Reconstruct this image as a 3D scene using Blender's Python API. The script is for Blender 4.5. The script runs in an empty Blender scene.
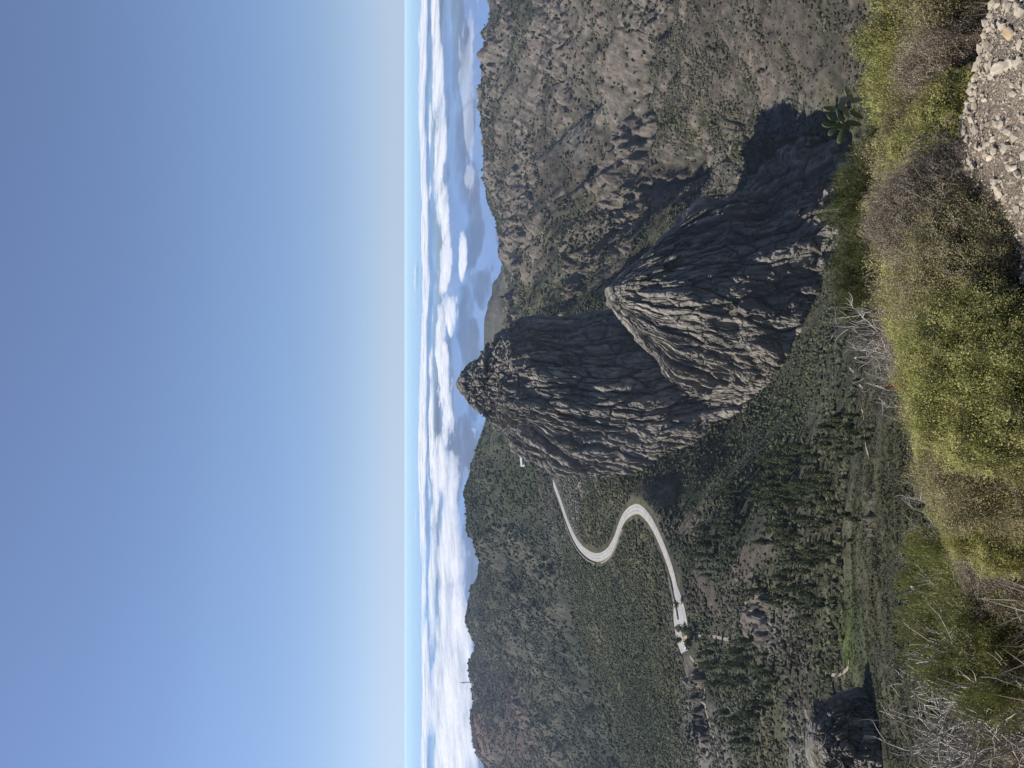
import bpy, math, time
import numpy as np
from mathutils import Matrix, Vector
T0 = time.time()
scene = bpy.context.scene
COL = scene.collection
rad = math.radians

# ------------------------------------------------------------------ camera
# The photograph was taken with the phone turned on its side: world-up points to the picture's left.
PITCH = rad(8.0)
FWD = np.array([0, math.cos(PITCH), -math.sin(PITCH)])
UP = np.array([0, math.sin(PITCH), math.cos(PITCH)])
RIGHT = np.array([1.0, 0, 0])
FPX = 770.0
cam_data = bpy.data.cameras.new("camera")
cam_data.sensor_fit = 'HORIZONTAL'
cam_data.sensor_width = 36.0
cam_data.lens = FPX / 1024 * 36.0
cam_data.clip_start = 0.05
cam_data.clip_end = 900000
cam = bpy.data.objects.new("camera", cam_data)
COL.objects.link(cam)
cx_, cy_, cz_ = -UP, RIGHT, -FWD
cam.matrix_world = Matrix(((cx_[0], cy_[0], cz_[0], 0), (cx_[1], cy_[1], cz_[1], 0), (cx_[2], cy_[2], cz_[2], 0), (0, 0, 0, 1)))
scene.camera = cam

# ------------------------------------------------------------------ sky, sun, exposure
SUN_EL, SUN_AZ = rad(48), rad(-73)          # azimuth measured from the view direction, negative = to the left
SUN = Vector((math.sin(SUN_AZ) * math.cos(SUN_EL), math.cos(SUN_AZ) * math.cos(SUN_EL), math.sin(SUN_EL)))
world = bpy.data.worlds.new("World")
scene.world = world
world.use_nodes = True
wn = world.node_tree
wn.nodes.clear()
w_out = wn.nodes.new('ShaderNodeOutputWorld')
w_bg = wn.nodes.new('ShaderNodeBackground')
w_sky = wn.nodes.new('ShaderNodeTexSky')
w_sky.sky_type = 'NISHITA'
w_sky.sun_disc = False
w_sky.sun_elevation = SUN_EL
w_sky.sun_rotation = SUN_AZ
w_sky.altitude = 1300
w_sky.air_density = 1.0
w_sky.dust_density = 0.05
w_sky.ozone_density = 4.0
w_bg.inputs['Strength'].default_value = 0.085
w_tc = wn.nodes.new('ShaderNodeTexCoord'); w_sep = wn.nodes.new('ShaderNodeSeparateXYZ'); w_ramp = wn.nodes.new('ShaderNodeValToRGB')
wn.links.new(w_tc.outputs['Generated'], w_sep.inputs[0]); wn.links.new(w_sep.outputs['Z'], w_ramp.inputs['Fac'])
w_ramp.color_ramp.elements[0].position = 0.0; w_ramp.color_ramp.elements[0].color = (0.47, 0.585, 0.93, 1)
w_ramp.color_ramp.elements[1].position = 0.5; w_ramp.color_ramp.elements[1].color = (1.0, 0.84, 0.84, 1)
e_ = w_ramp.color_ramp.elements.new(0.02); e_.color = (0.53, 0.585, 0.83, 1)
e_ = w_ramp.color_ramp.elements.new(0.08); e_.color = (0.64, 0.62, 0.72, 1)
e_ = w_ramp.color_ramp.elements.new(0.22); e_.color = (0.82, 0.76, 0.78, 1)
w_tint = wn.nodes.new('ShaderNodeVectorMath'); w_tint.operation = 'MULTIPLY'
w_sc = wn.nodes.new('ShaderNodeVectorMath'); w_sc.operation = 'SCALE'; w_sc.inputs['Scale'].default_value = 1.3
wn.links.new(w_sky.outputs[0], w_tint.inputs[0]); wn.links.new(w_ramp.outputs[0], w_tint.inputs[1])
wn.links.new(w_tint.outputs[0], w_sc.inputs[0])
wn.links.new(w_sc.outputs[0], w_bg.inputs[0])
wn.links.new(w_bg.outputs[0], w_out.inputs[0])
sun_d = bpy.data.lights.new("sun", 'SUN')
sun_d.energy = 5.0
sun_d.angle = rad(0.5)
sun_d.color = (1.0, 0.95, 0.87)
sun_o = bpy.data.objects.new("sun", sun_d)
sun_o.rotation_euler = (-SUN).to_track_quat('-Z', 'Y').to_euler()
sun_o.location = (0, 0, 500)
COL.objects.link(sun_o)
scene.view_settings.view_transform = 'Standard'
scene.view_settings.look = 'None'
scene.view_settings.gamma = 1
scene.view_settings.use_curve_mapping = False
scene.view_settings.exposure = 0.42
scene.cycles.use_denoising = True
scene.cycles.denoising_prefilter = 'ACCURATE'
scene.cycles.max_bounces = 5
scene.cycles.diffuse_bounces = 2
scene.cycles.glossy_bounces = 2
scene.cycles.transmission_bounces = 2
scene.cycles.volume_bounces = 1
scene.cycles.transparent_max_bounces = 12

# ------------------------------------------------------------------ helpers
def link(o, parent=None):
    COL.objects.link(o)
    if parent is not None:
        o.parent = parent
    return o

def tag(o, label=None, cat=None, group=None, kind=None):
    for k, v in (('label', label), ('category', cat), ('group', group), ('kind', kind)):
        if v:
            o[k] = v
    return o

def empty(name, loc=(0, 0, 0), rz=0.0):
    o = bpy.data.objects.new(name, None)
    o.location = loc
    o.rotation_euler = (0, 0, rz)
    o.empty_display_size = 0.1
    return link(o)

def mesh_np(name, V, faces_list, smooth=False, mats=(), mat_idx=None, attrs=None):
    """faces_list: list of (n,k) int arrays of k-gons"""
    me = bpy.data.meshes.new(name)
    V = np.ascontiguousarray(V, dtype=np.float32)
    me.vertices.add(len(V))
    me.vertices.foreach_set('co', V.ravel())
    flat = np.concatenate([f.ravel() for f in faces_list]).astype(np.int32)
    tot = np.concatenate([np.full(len(f), f.shape[1], np.int32) for f in faces_list])
    start = np.concatenate([[0], np.cumsum(tot)[:-1]]).astype(np.int32)
    me.loops.add(len(flat))
    me.loops.foreach_set('vertex_index', flat)
    me.polygons.add(len(tot))
    me.polygons.foreach_set('loop_start', start)
    if mat_idx is not None:
        me.polygons.foreach_set('material_index', np.asarray(mat_idx, np.int32))
    for m in mats:
        me.materials.append(m)
    me.polygons.foreach_set('use_smooth', np.full(len(tot), smooth, dtype=bool))
    if attrs:
        for k, a in attrs.items():
            c = np.ones((len(V), 4), np.float32)
            c[:, :3] = a
            at = me.attributes.new(k, 'FLOAT_COLOR', 'POINT')
            at.data.foreach_set('color', c.ravel())
    me.update(calc_edges=True)
    return me

def obj(name, me, parent=None):
    return link(bpy.data.objects.new(name, me), parent)

def grid_faces(nr, nc, wrap=False):
    r = np.arange(nr - 1)[:, None]
    c = np.arange(nc if wrap else nc - 1)[None, :]
    c2 = (c + 1) % nc
    a = r * nc + c
    b = r * nc + c2
    return np.stack([a, b, b + nc, a + nc], -1).reshape(-1, 4)

def hash3(ix, iy, iz, seed):
    h = (ix.astype(np.uint32) * np.uint32(374761393) + iy.astype(np.uint32) * np.uint32(668265263)
         + iz.astype(np.uint32) * np.uint32(2147483647) + np.uint32(seed * 1274126177 & 0xffffffff))
    h = (h ^ (h >> np.uint32(13))) * np.uint32(1274126177)
    h = (h ^ (h >> np.uint32(15))) * np.uint32(2246822519)
    return h ^ (h >> np.uint32(16))

def noise2(x, y, seed=0):
    xi = np.floor(x).astype(np.int64); yi = np.floor(y).astype(np.int64)
    xf = (x - xi).astype(np.float32); yf = (y - yi).astype(np.float32)
    u = xf * xf * xf * (xf * (xf * 6 - 15) + 10)
    v = yf * yf * yf * (yf * (yf * 6 - 15) + 10)
    z = np.zeros(1, np.uint32)
    def g(dx, dy):
        h = hash3(xi + dx, yi + dy, z, seed)
        a = (h & np.uint32(1023)).astype(np.float32) * (2 * np.pi / 1024)
        return np.cos(a) * (xf - dx) + np.sin(a) * (yf - dy)
    a, b, c, d = g(0, 0), g(1, 0), g(0, 1), g(1, 1)
    t = a + u * (b - a)
    return (t + v * ((c + u * (d - c)) - t)) * 1.5

def noise3(x, y, z, seed=0):
    xi = np.floor(x).astype(np.int64); yi = np.floor(y).astype(np.int64); zi = np.floor(z).astype(np.int64)
    xf = (x - xi).astype(np.float32); yf = (y - yi).astype(np.float32); zf = (z - zi).astype(np.float32)
    f = lambda t: t * t * t * (t * (t * 6 - 15) + 10)
    u, v, w = f(xf), f(yf), f(zf)
    def g(dx, dy, dz):
        h = hash3(xi + dx, yi + dy, zi + dz, seed)
        gx = (h & np.uint32(255)).astype(np.float32) / 127.5 - 1
        gy = ((h >> np.uint32(8)) & np.uint32(255)).astype(np.float32) / 127.5 - 1
        gz = ((h >> np.uint32(16)) & np.uint32(255)).astype(np.float32) / 127.5 - 1
        return gx * (xf - dx) + gy * (yf - dy) + gz * (zf - dz)
    L = lambda a, b, t: a + t * (b - a)
    return L(L(L(g(0, 0, 0), g(1, 0, 0), u), L(g(0, 1, 0), g(1, 1, 0), u), v),
             L(L(g(0, 0, 1), g(1, 0, 1), u), L(g(0, 1, 1), g(1, 1, 1), u), v), w) * 1.2

def voronoi3(x, y, z, seed=0):
    xi = np.floor(x).astype(np.int64); yi = np.floor(y).astype(np.int64); zi = np.floor(z).astype(np.int64)
    f1 = np.full(x.shape, 9.0, np.float32); f2 = f1.copy(); cid = np.zeros(x.shape, np.float32)
    for dx in (-1, 0, 1):
        for dy in (-1, 0, 1):
            for dz in (-1, 0, 1):
                h = hash3(xi + dx, yi + dy, zi + dz, seed)
                px = xi + dx + (h & np.uint32(255)) / 255.0; py = yi + dy + ((h >> np.uint32(8)) & np.uint32(255)) / 255.0
                pz = zi + dz + ((h >> np.uint32(16)) & np.uint32(255)) / 255.0
                d = np.sqrt((px - x) ** 2 + (py - y) ** 2 + (pz - z) ** 2).astype(np.float32)
                r = ((h >> np.uint32(4)) & np.uint32(1023)).astype(np.float32) / 1023
                near = d < f1
                f2 = np.where(near, f1, np.minimum(f2, d)); cid = np.where(near, r, cid); f1 = np.where(near, d, f1)
    return f1, f2 - f1, cid

def cells2(x, y, seed=0):
    xi = np.floor(x).astype(np.int64); yi = np.floor(y).astype(np.int64); z0 = np.zeros(1, np.uint32)
    f1 = np.full(x.shape, 9.0, np.float32); f2 = f1.copy(); cid = np.zeros(x.shape, np.float32)
    for dx in (-1, 0, 1):
        for dy in (-1, 0, 1):
            h = hash3(xi + dx, yi + dy, z0, seed)
            d = np.hypot(xi + dx + (h & np.uint32(255)) / 255.0 - x, yi + dy + ((h >> np.uint32(8)) & np.uint32(255)) / 255.0 - y).astype(np.float32)
            r = ((h >> np.uint32(4)) & np.uint32(1023)).astype(np.float32) / 1023
            near = d < f1
            f2 = np.where(near, f1, np.minimum(f2, d)); cid = np.where(near, r, cid); f1 = np.where(near, d, f1)
    return cid, f2 - f1

def fbm2(x, y, lam, octs, seed=0, gain=0.5):
    s = 0; a = 1.0; t = 0
    for i in range(octs):
        s = s + a * noise2(x / lam + 17.3 * i, y / lam - 9.1 * i, seed + i)
        t += a; a *= gain; lam *= 0.5
    return s / t * 1.6

def sstep(a, b, x):
    t = np.clip((x - a) / (b - a), 0, 1)
    return t * t * (3 - 2 * t)

def pix(u, v, D):
    """point on the line of sight of upright picture position (u right, v down) at forward distance D"""
    u = np.asarray(u, float); v = np.asarray(v, float)
    d = RIGHT * ((u - 384) / FPX)[..., None] + FWD + UP * ((512 - v) / FPX)[..., None]
    return d * (np.asarray(D, float) / d[..., 1])[..., None]

# ------------------------------------------------------------------ materials
def new_mat(name):
    m = bpy.data.materials.new(name)
    m.use_nodes = True
    nt = m.node_tree
    b = nt.nodes['Principled BSDF']
    b.inputs['Roughness'].default_value = 0.9
    b.inputs['Specular IOR Level'].default_value = 0.2
    return m, nt, b

def mat_attr(name, attr='col', noise_lam=4.0, var=0.5, bump=0.6, rough=0.95, detail=10, stretch=(1, 1, 1), bump2=None):
    """vertex colour of the thing itself times fine procedural mottling, with fractal bump"""
    m, nt, b = new_mat(name)
    b.inputs['Roughness'].default_value = rough
    at = nt.nodes.new('ShaderNodeAttribute'); at.attribute_name = attr
    tc = nt.nodes.new('ShaderNodeTexCoord')
    mp = nt.nodes.new('ShaderNodeMapping'); mp.inputs['Scale'].default_value = stretch
    nt.links.new(tc.outputs['Object'], mp.inputs['Vector'])
    n1 = nt.nodes.new('ShaderNodeTexNoise'); n1.inputs['Scale'].default_value = 1 / noise_lam
    n1.inputs['Detail'].default_value = detail; n1.inputs['Roughness'].default_value = 0.68
    nt.links.new(mp.outputs[0], n1.inputs['Vector'])
    mr = nt.nodes.new('ShaderNodeMapRange')
    mr.inputs['From Min'].default_value = 0.3; mr.inputs['From Max'].default_value = 0.7
    mr.inputs['To Min'].default_value = 1 - var; mr.inputs['To Max'].default_value = 1 + var
    nt.links.new(n1.outputs['Fac'], mr.inputs['Value'])
    mul = nt.nodes.new('ShaderNodeVectorMath'); mul.operation = 'SCALE'
    nt.links.new(at.outputs['Color'], mul.inputs[0]); nt.links.new(mr.outputs[0], mul.inputs['Scale'])
    nt.links.new(mul.outputs[0], b.inputs['Base Color'])
    bp = nt.nodes.new('ShaderNodeBump'); bp.inputs['Distance'].default_value = bump
    bp.inputs['Strength'].default_value = 1.0
    nt.links.new(n1.outputs['Fac'], bp.inputs['Height'])
    nt.links.new(bp.outputs[0], b.inputs['Normal'])
    return m

def mat_plain(name, c1, c2, lam=0.5, rough=0.9, bump=0.0, detail=6, random=0.0, translucent=0.0, spec=0.2):
    m, nt, b = new_mat(name)
    b.inputs['Roughness'].default_value = rough
    b.inputs['Specular IOR Level'].default_value = spec
    tc = nt.nodes.new('ShaderNodeTexCoord')
    n1 = nt.nodes.new('ShaderNodeTexNoise'); n1.inputs['Scale'].default_value = 1 / lam
    n1.inputs['Detail'].default_value = detail
    nt.links.new(tc.outputs['Object'], n1.inputs['Vector'])
    mr = nt.nodes.new('ShaderNodeMapRange')
    mr.inputs['From Min'].default_value = 0.35; mr.inputs['From Max'].default_value = 0.65
    nt.links.new(n1.outputs['Fac'], mr.inputs['Value'])
    mx = nt.nodes.new('ShaderNodeMix'); mx.data_type = 'RGBA'
    mx.inputs['A'].default_value = (*c1, 1); mx.inputs['B'].default_value = (*c2, 1)
    nt.links.new(mr.outputs[0], mx.inputs['Factor'])
    outc = mx.outputs['Result']
    if random:
        oi = nt.nodes.new('ShaderNodeObjectInfo')
        m2 = nt.nodes.new('ShaderNodeMapRange')
        m2.inputs['To Min'].default_value = 1 - random; m2.inputs['To Max'].default_value = 1 + random
        nt.links.new(oi.outputs['Random'], m2.inputs['Value'])
        sc = nt.nodes.new('ShaderNodeVectorMath'); sc.operation = 'SCALE'
        nt.links.new(outc, sc.inputs[0]); nt.links.new(m2.outputs[0], sc.inputs['Scale'])
        outc = sc.outputs[0]
    nt.links.new(outc, b.inputs['Base Color'])
    if bump:
        bp = nt.nodes.new('ShaderNodeBump'); bp.inputs['Distance'].default_value = bump
        nt.links.new(n1.outputs['Fac'], bp.inputs['Height']); nt.links.new(bp.outputs[0], b.inputs['Normal'])
    if translucent:
        tr = nt.nodes.new('ShaderNodeBsdfTranslucent'); nt.links.new(outc, tr.inputs['Color'])
        ms = nt.nodes.new('ShaderNodeMixShader'); ms.inputs[0].default_value = translucent
        out = nt.nodes['Material Output']
        nt.links.new(b.outputs[0], ms.inputs[1]); nt.links.new(tr.outputs[0], ms.inputs[2])
        nt.links.new(ms.outputs[0], out.inputs['Surface'])
    return m

# ------------------------------------------------------------------ terrain height
SEA_Z = -900.0
CTRL = """
650 1000 2.0 | 768 1010 1.9 | 540 1000 2.1 | 400 1024 2.0
# skyline, left hills
328 480 1000 | 300 480 1050 | 268 481 1100 | 228 479 1200 | 198 480 1300 | 168 479 1450 | 133 479 1600 | 88 470 1800 | 68 476 1850 | 0 478 1900 | -80 480 1900 | -200 478 1900
# left hillside
280 510 790 | 300 540 690 | 240 540 730 | 240 490 930 | 200 530 850 | 160 520 1050 | 160 556 850 | 110 510 1250 | 110 560 950 | 60 510 1400 | 60 550 1120 | 60 600 800 | 0 510 1450 | 0 560 1100 | 0 620 800
120 575 780 | 166 570 700 | 205 562 640
63 640 480 | 63 618 620 | 110 610 560 | 110 640 450 | 160 600 520 | 160 640 425 | 190 590 520 | 0 655 480 | 0 690 330 | -100 700 350 | -100 640 700 | -100 560 1200
# inside the road bend
270 590 490 | 290 580 520 | 285 560 590 | 250 590 485 | 245 605 460
# crest left of the lay-by
60 703 312 | 0 722 290 | -100 740 285
# slope below the road
200 700 308 | 250 690 325 | 285 680 365 | 120 712 300
200 740 265 | 120 750 245 | 40 760 225 | 268 745 275 | -60 780 220
200 780 215 | 120 790 200 | 40 795 190 | 280 780 235 | 340 790 270
200 820 165 | 120 830 150 | 40 840 140 | 280 820 185 | -80 840 150
200 860 110 | 120 870 105 | 40 880 100 | 300 850 140 | -80 900 90
200 900 66 | 120 905 62 | 40 915 60 | 300 895 70
200 945 30 | 120 945 28 | 40 955 25 | 300 935 30
# centre slope
400 870 100 | 400 840 175 | 400 815 250 | 403 792 335 | 340 757 345 | 300 702 372 | 290 642 405 | 340 815 230
480 880 100 | 490 858 180 | 500 845 250 | 508 833 318 | 400 905 60 | 400 930 30 | 500 920 40 | 560 860 250 | 560 835 340
# right of the shoulder
583 790 400 | 600 850 345 | 600 800 380 | 600 750 440 | 600 720 490 | 600 700 560 | 600 650 650 | 600 600 770 | 600 550 930 | 600 510 1150 | 560 760 440
533 690 440 | 540 640 570 | 540 600 700 | 540 560 850 | 540 520 1100 
480 640 480 | 480 600 560 | 480 560 680 | 480 530 850 | 480 512 1050 | 430 560 600 | 430 600 520 | 400 520 800 | 400 510 950 | 380 560 560
700 850 330 | 700 800 370 | 700 750 430 | 700 700 510 | 700 650 610 | 700 600 775 | 700 550 930 | 700 515 1130
768 850 315 | 768 800 350 | 768 750 410 | 768 700 490 | 768 640 600 | 768 580 790 | 768 530 1000 
860 850 300 | 860 750 460 | 860 650 620 | 860 550 900
640 820 362 | 650 700 525
# skyline right
860 510 1400 | 768 503 1380 | 743 497 1380 | 709 487 1390 | 662 479 1400 | 637 478 1420 | 618 482 1430 | 602 488 1440 | 584 487 1440 | 568 494 1450 | 549 499 1450 | 514 502 1500 | 489 507 1450 | 473 515 1300 | 454 511 1250 | 436 510 1250 | 410 510 1250
# far blue hills
495 499 2300 | 470 490 2300 | 445 488 2350 | 420 489 2350 | 380 492 2350 | 330 496 2300
"""
cp = []
for ln in CTRL.splitlines():
    if ln.startswith('#'):
        continue
    for t in ln.split('|'):
        t = t.split()
        if len(t) == 3:
            cp.append([float(q) for q in t])
cp = np.array(cp)
CPW = pix(cp[:, 0], cp[:, 1], cp[:, 2])
def polar(az_deg, r, z):
    a = rad(az_deg); return [math.sin(a) * r, math.cos(a) * r, z]
extra = []
for az in (-28, -20, -10, 0, 8, 16, 26):          # near bank: path edge dropping into the bushes
    extra += [polar(az, 0.4, -1.66), polar(az, 1.6, -1.66)]
    extra += [polar(az, 3.0, -2.7 if az < 8 else -2.5), polar(az, 4.2, -3.7), polar(az, 6.5, -5.3), polar(az, 11, -8.6), polar(az, 20, -15)]
extra += [polar(28, 2.4, -1.75), polar(16, 2.3, -1.75), polar(20, 2.35, -1.72), polar(8, 2.3, -1.95)]
for az in (12, 20, 28, 38):
    extra += [polar(az, 40, -29), polar(az, 80, -62), polar(az, 150, -115), polar(az, 250, -176), polar(az, 350, -208 if az > 16 else -205)]
for az in (-60, -100, -140, 180, 140, 100, 60):
    extra += [polar(az, 0.4, -1.66), polar(az, 2, -1.66), polar(az, 10, -3), polar(az, 60, -16), polar(az, 300, -90), polar(az, 1200, -160), polar(az, 3400, -700)]
extra += [polar(-45, 2, -1.7), polar(-45, 10, -7), polar(-45, 60, -44), polar(45, 2, -1.68), polar(45, 10, -6), polar(45, 60, -45)]
for az in (-40, -30, -20, -10, 0, 10, 20, 30, 40):
    extra += [polar(az, 2750, -640), polar(az, 3400, -885)]
extra += [polar(2, 1650, -330), polar(5, 1650, -330), polar(0, 1650, -330), polar(-2, 1650, -320)]
for az in (-40, -30, -22, -14, 12, 20, 30, 40):
    extra += [polar(az, 2150, -330)]
CPW = np.vstack([CPW, np.array(extra)])

def rb_coord(x, y):
    return np.arctan2(x, y) * 1.6, np.log(np.hypot(x, y) + 1e-6)
ca, cl = rb_coord(CPW[:, 0], CPW[:, 1])
CB = 0.10
def kern(d2):
    return -np.sqrt(d2 + CB * CB)
sl = CPW[:, 2] / np.hypot(CPW[:, 0], CPW[:, 1])     # slope angle seen from the eye: smooth over the whole range
K = kern((ca[:, None] - ca) ** 2 + (cl[:, None] - cl) ** 2)
n = len(sl)
A = np.zeros((n + 1, n + 1)); A[:n, :n] = K + np.eye(n) * 0.02; A[n, :n] = 1; A[:n, n] = 1
wts = np.linalg.solve(A, np.concatenate([sl, [0]]))

# road centre line (level, 125 m below the eye)
ROAD_Z = -125.0
ROAD_UV = [(330, 540), (300, 548.5), (284, 554), (268, 560), (250, 566), (233, 573), (221, 580.5), (213, 590), (211, 599), (216, 608), (228, 615), (241, 619.5), (252, 625), (258, 632),
           (259, 639), (252, 647), (241, 654), (226, 661), (208, 668), (192, 673), (178, 676), (163, 679.5), (148, 682), (132, 684.5), (118, 687)]
def catmull(P, k=8):
    P = np.asarray(P, float); Q = np.vstack([2 * P[0] - P[1], P, 2 * P[-1] - P[-2]]); out = []
    for i in range(1, len(Q) - 2):
        for t in np.linspace(0, 1, k, endpoint=False):
            a, b, c, d = Q[i - 1], Q[i], Q[i + 1], Q[i + 2]
            out.append(0.5 * (2 * b + (c - a) * t + (2 * a - 5 * b + 4 * c - d) * t * t + (3 * b - a - 3 * c + d) * t ** 3))
    out.append(P[-1])
    return np.array(out)
_r = []
for (u, v) in ROAD_UV:
    d = pix(u, v, 1.0); _r.append(d * (ROAD_Z / d[2]))
ROAD = catmull(np.array(_r), 8)
ROAD[:, 2] = ROAD_Z

def dist_poly(x, y, P):
    d = np.full(x.shape, 1e9); 
    for i in range(len(P) - 1):
        a = P[i, :2]; b = P[i + 1, :2]; ab = b - a; L = ab @ ab + 1e-9
        t = np.clip(((x - a[0]) * ab[0] + (y - a[1]) * ab[1]) / L, 0, 1)
        d = np.minimum(d, (x - a[0] - t * ab[0]) ** 2 + (y - a[1] - t * ab[1]) ** 2)
    return np.sqrt(d)

# crags standing out of the slopes: (u, v, D, radius across, height, seed)
CRAGS = [(603, 625, 720, 30, 11), (640, 640, 700, 34, 9), (505, 592, 640, 26, 15), (545, 530, 1050, 55, 18), (450, 520, 1000, 30, 12), (448, 545, 640, 16, 8),
         (685, 512, 1250, 80, 14), (735, 520, 1200, 60, 8), (560, 675, 600, 20, 12), (690, 640, 740, 26, 7), (740, 700, 600, 22, 6),
         (212, 530, 860, 40, 10), (150, 545, 950, 50, 10), (50, 520, 1300, 60, 14), (30, 545, 1150, 50, 10),
         (40, 705, 315, 10, 6), (92, 700, 322, 9, 6), (150, 770, 232, 10, 5), (240, 877, 92, 2.4, 1.2), (265, 872, 92, 2.4, 1.2)]
CR = np.array(CRAGS, float)
CRP = pix(CR[:, 0], CR[:, 1], CR[:, 2])

def base_z(x, y):
    a, l = rb_coord(x, y)
    out = np.zeros(x.size); xr = a.ravel(); lr = l.ravel()
    W = wts[:n].astype(np.float32); caf = ca.astype(np.float32); clf = cl.astype(np.float32)
    for s in range(0, x.size, 40000):
        d = (xr[s:s + 40000, None].astype(np.float32) - caf) ** 2 + (lr[s:s + 40000, None].astype(np.float32) - clf) ** 2
        out[s:s + 40000] = kern(d) @ W + wts[n]
    return out.reshape(x.shape) * np.hypot(x, y)

_chk = base_z(CPW[:, 0], CPW[:, 1]) - CPW[:, 2]
_o = np.argsort(-np.abs(_chk / np.hypot(CPW[:, 0], CPW[:, 1])))[:8]
print('fit', [(np.round(CPW[i]).tolist(), round(float(_chk[i]), 1)) for i in _o])

def height(x, y, want=False):
    x = np.asarray(x, float); y = np.asarray(y, float)
    r = np.hypot(x, y)
    z = base_z(x, y)
    az = np.arctan2(x, y)
    side = sstep(0.05, 0.2, az)                       # the right mountain is craggier
    wx = x + 14 * noise2(x / 60, y / 60, 91); wy = y + 14 * noise2(x / 60, y / 60, 92)
    rug = 0.55 + 0.75 * side + 0.35 * sstep(-0.2, -0.4, az) * sstep(500, 800, r)
    lam = 260.0; disp = np.zeros_like(z); ridge = np.zeros_like(z)
    for i, amp in enumerate((0.05, 0.075, 0.10, 0.10, 0.085, 0.085, 0.09, 0.09, 0.09)):
        w = sstep(1.5, 4.5, r / lam) if lam > 20 else sstep(4, 14, r / lam)
        if lam < 12: w = w * sstep(1100, 600, r / (lam / 8))
        nn = noise2(wx / lam + i * 3.7, wy / lam - i * 5.1, 10 + i)
        rd = (0.40 - np.abs(nn) * 1.4) * (1 if i % 2 else -1)
        val = rd * 0.75 + 0.45 * nn
        disp += val * amp * lam * w * (rug if lam < 200 else 0.6)
        if i in (2, 3, 4): ridge += val * w
        lam *= 0.5
    # gullies and ribs running down towards the ravine
    ca_, sa_ = math.cos(-0.36), math.sin(-0.36)
    pq = wx * ca_ - wy * sa_; al = wx * sa_ + wy * ca_
    g = side * sstep(380, 650, r) + 0.45 * sstep(-0.1, -0.3, az) * sstep(600, 800, r)
    for lm, amp in ((110, 34.0), (48, 15.0), (19, 4.5)):
        disp += g * amp * (1.5 * np.abs(noise2(pq / lm, al / (lm * 4.5), 33 + int(lm))) - 0.4)
    damp = 1 - 0.6 * sstep(1150, 1350, r) * sstep(1750, 1500, r)
    lf = sstep(-0.04, -0.2, az) * sstep(620, 850, r) * sstep(1900, 1500, r)
    pl = wx * 0.86 + wy * 0.5; al2 = -wx * 0.5 + wy * 0.86
    disp += lf * (52 * (1.5 * np.abs(noise2(pl / 230, al2 / 700, 55)) - 0.4) + 22 * (1.5 * np.abs(noise2(pl / 90, al2 / 300, 56)) - 0.4) + 9 * (1.5 * np.abs(noise2(pl / 38, al2 / 120, 57)) - 0.4))
    z = z + disp * damp
    crag = np.zeros_like(z)
    cm_ = sstep(0.16, 0.42, fbm2(wx, wy, 170, 4, 301) + 0.25 * (side - 0.5)) * (side * sstep(400, 520, r) + 0.6 * sstep(-0.05, -0.2, az) * sstep(800, 950, r)) * sstep(1900, 1500, r)
    jx_ = 5 * noise2(x / 14, y / 14, 311); jy_ = 5 * noise2(x / 14, y / 14, 312)
    for cs_, am_ in ((30.0, 11.0), (12.0, 4.5), (5.5, 2.0)):
        id_, ed_ = cells2((x + jx_) / cs_, (y + jy_) / (cs_ * 1.3), 320 + int(cs_))
        z = z + cm_ * am_ * (id_ * sstep(0.0, 0.16, ed_) - 0.3)
    crag = np.maximum(crag, cm_ * 0.35)
    for (p, c) in zip(CRP, CR):
        R = c[3]
        m = (np.abs(x - p[0]) < R * 2) & (np.abs(y - p[1]) < R * 2.5)
        if not m.any():
            continue
        xx = x[m]; yy = y[m]
        q = np.hypot((xx - p[0]) / R, (yy - p[1]) / (R * 1.2)) + 0.75 * noise2(xx / R * 1.6, yy / R * 1.6, 40) + 0.45 * noise2(xx / R * 3.7, yy / R * 3.7, 41) + 0.22 * noise2(xx / R * 9, yy / R * 9, 42)
        b = sstep(1.0, 0.45, q) * (0.5 + 0.5 * (1 - np.clip(q, 0, 1))) * (0.85 + 0.35 * noise2(xx / R * 2.5, yy / R * 2.5, 43) + 0.12 * noise2(xx / R * 7, yy / R * 7, 44))
        crag[m] = np.maximum(crag[m], b)
        z[m] += b * c[4]
    m = (np.abs(y - 480) < 260) & (x > -160) & (x < 20)
    if m.any():
        dr = dist_poly(x[m], y[m], ROAD)
        w = sstep(5.5, 17, dr)
        z[m] = ROAD_Z - 0.12 + (z[m] - ROAD_Z) * w
    if want:
        return z, ridge, crag
    return z

def ground(u, v, dmin=2.0, dmax=2600.0, k=700):
    """world points where the lines of sight (u,v) first meet the ground"""
    u = np.atleast_1d(np.asarray(u, float)); v = np.atleast_1d(np.asarray(v, float))
    D = np.geomspace(dmin, dmax, k)
    d = pix(u, v, np.ones(len(u)))
    X = d[:, None, 0] * D; Y = D[None, :] * np.ones((len(u), 1)); Z = d[:, None, 2] * D
    H = height(X, Y)
    below = Z < H
    i = np.where(below.any(1), below.argmax(1), k - 1)
    i = np.clip(i, 1, k - 1)
    rr = np.arange(len(u))
    g0 = Z[rr, i - 1] - H[rr, i - 1]; g1 = Z[rr, i] - H[rr, i]
    t = np.clip(g0 / (g0 - g1 + 1e-9), 0, 1)
    Dh = D[i - 1] + (D[i] - D[i - 1]) * t
    P = d * Dh[:, None]
    P[:, 2] = height(P[:, 0], P[:, 1])
    return P

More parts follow.
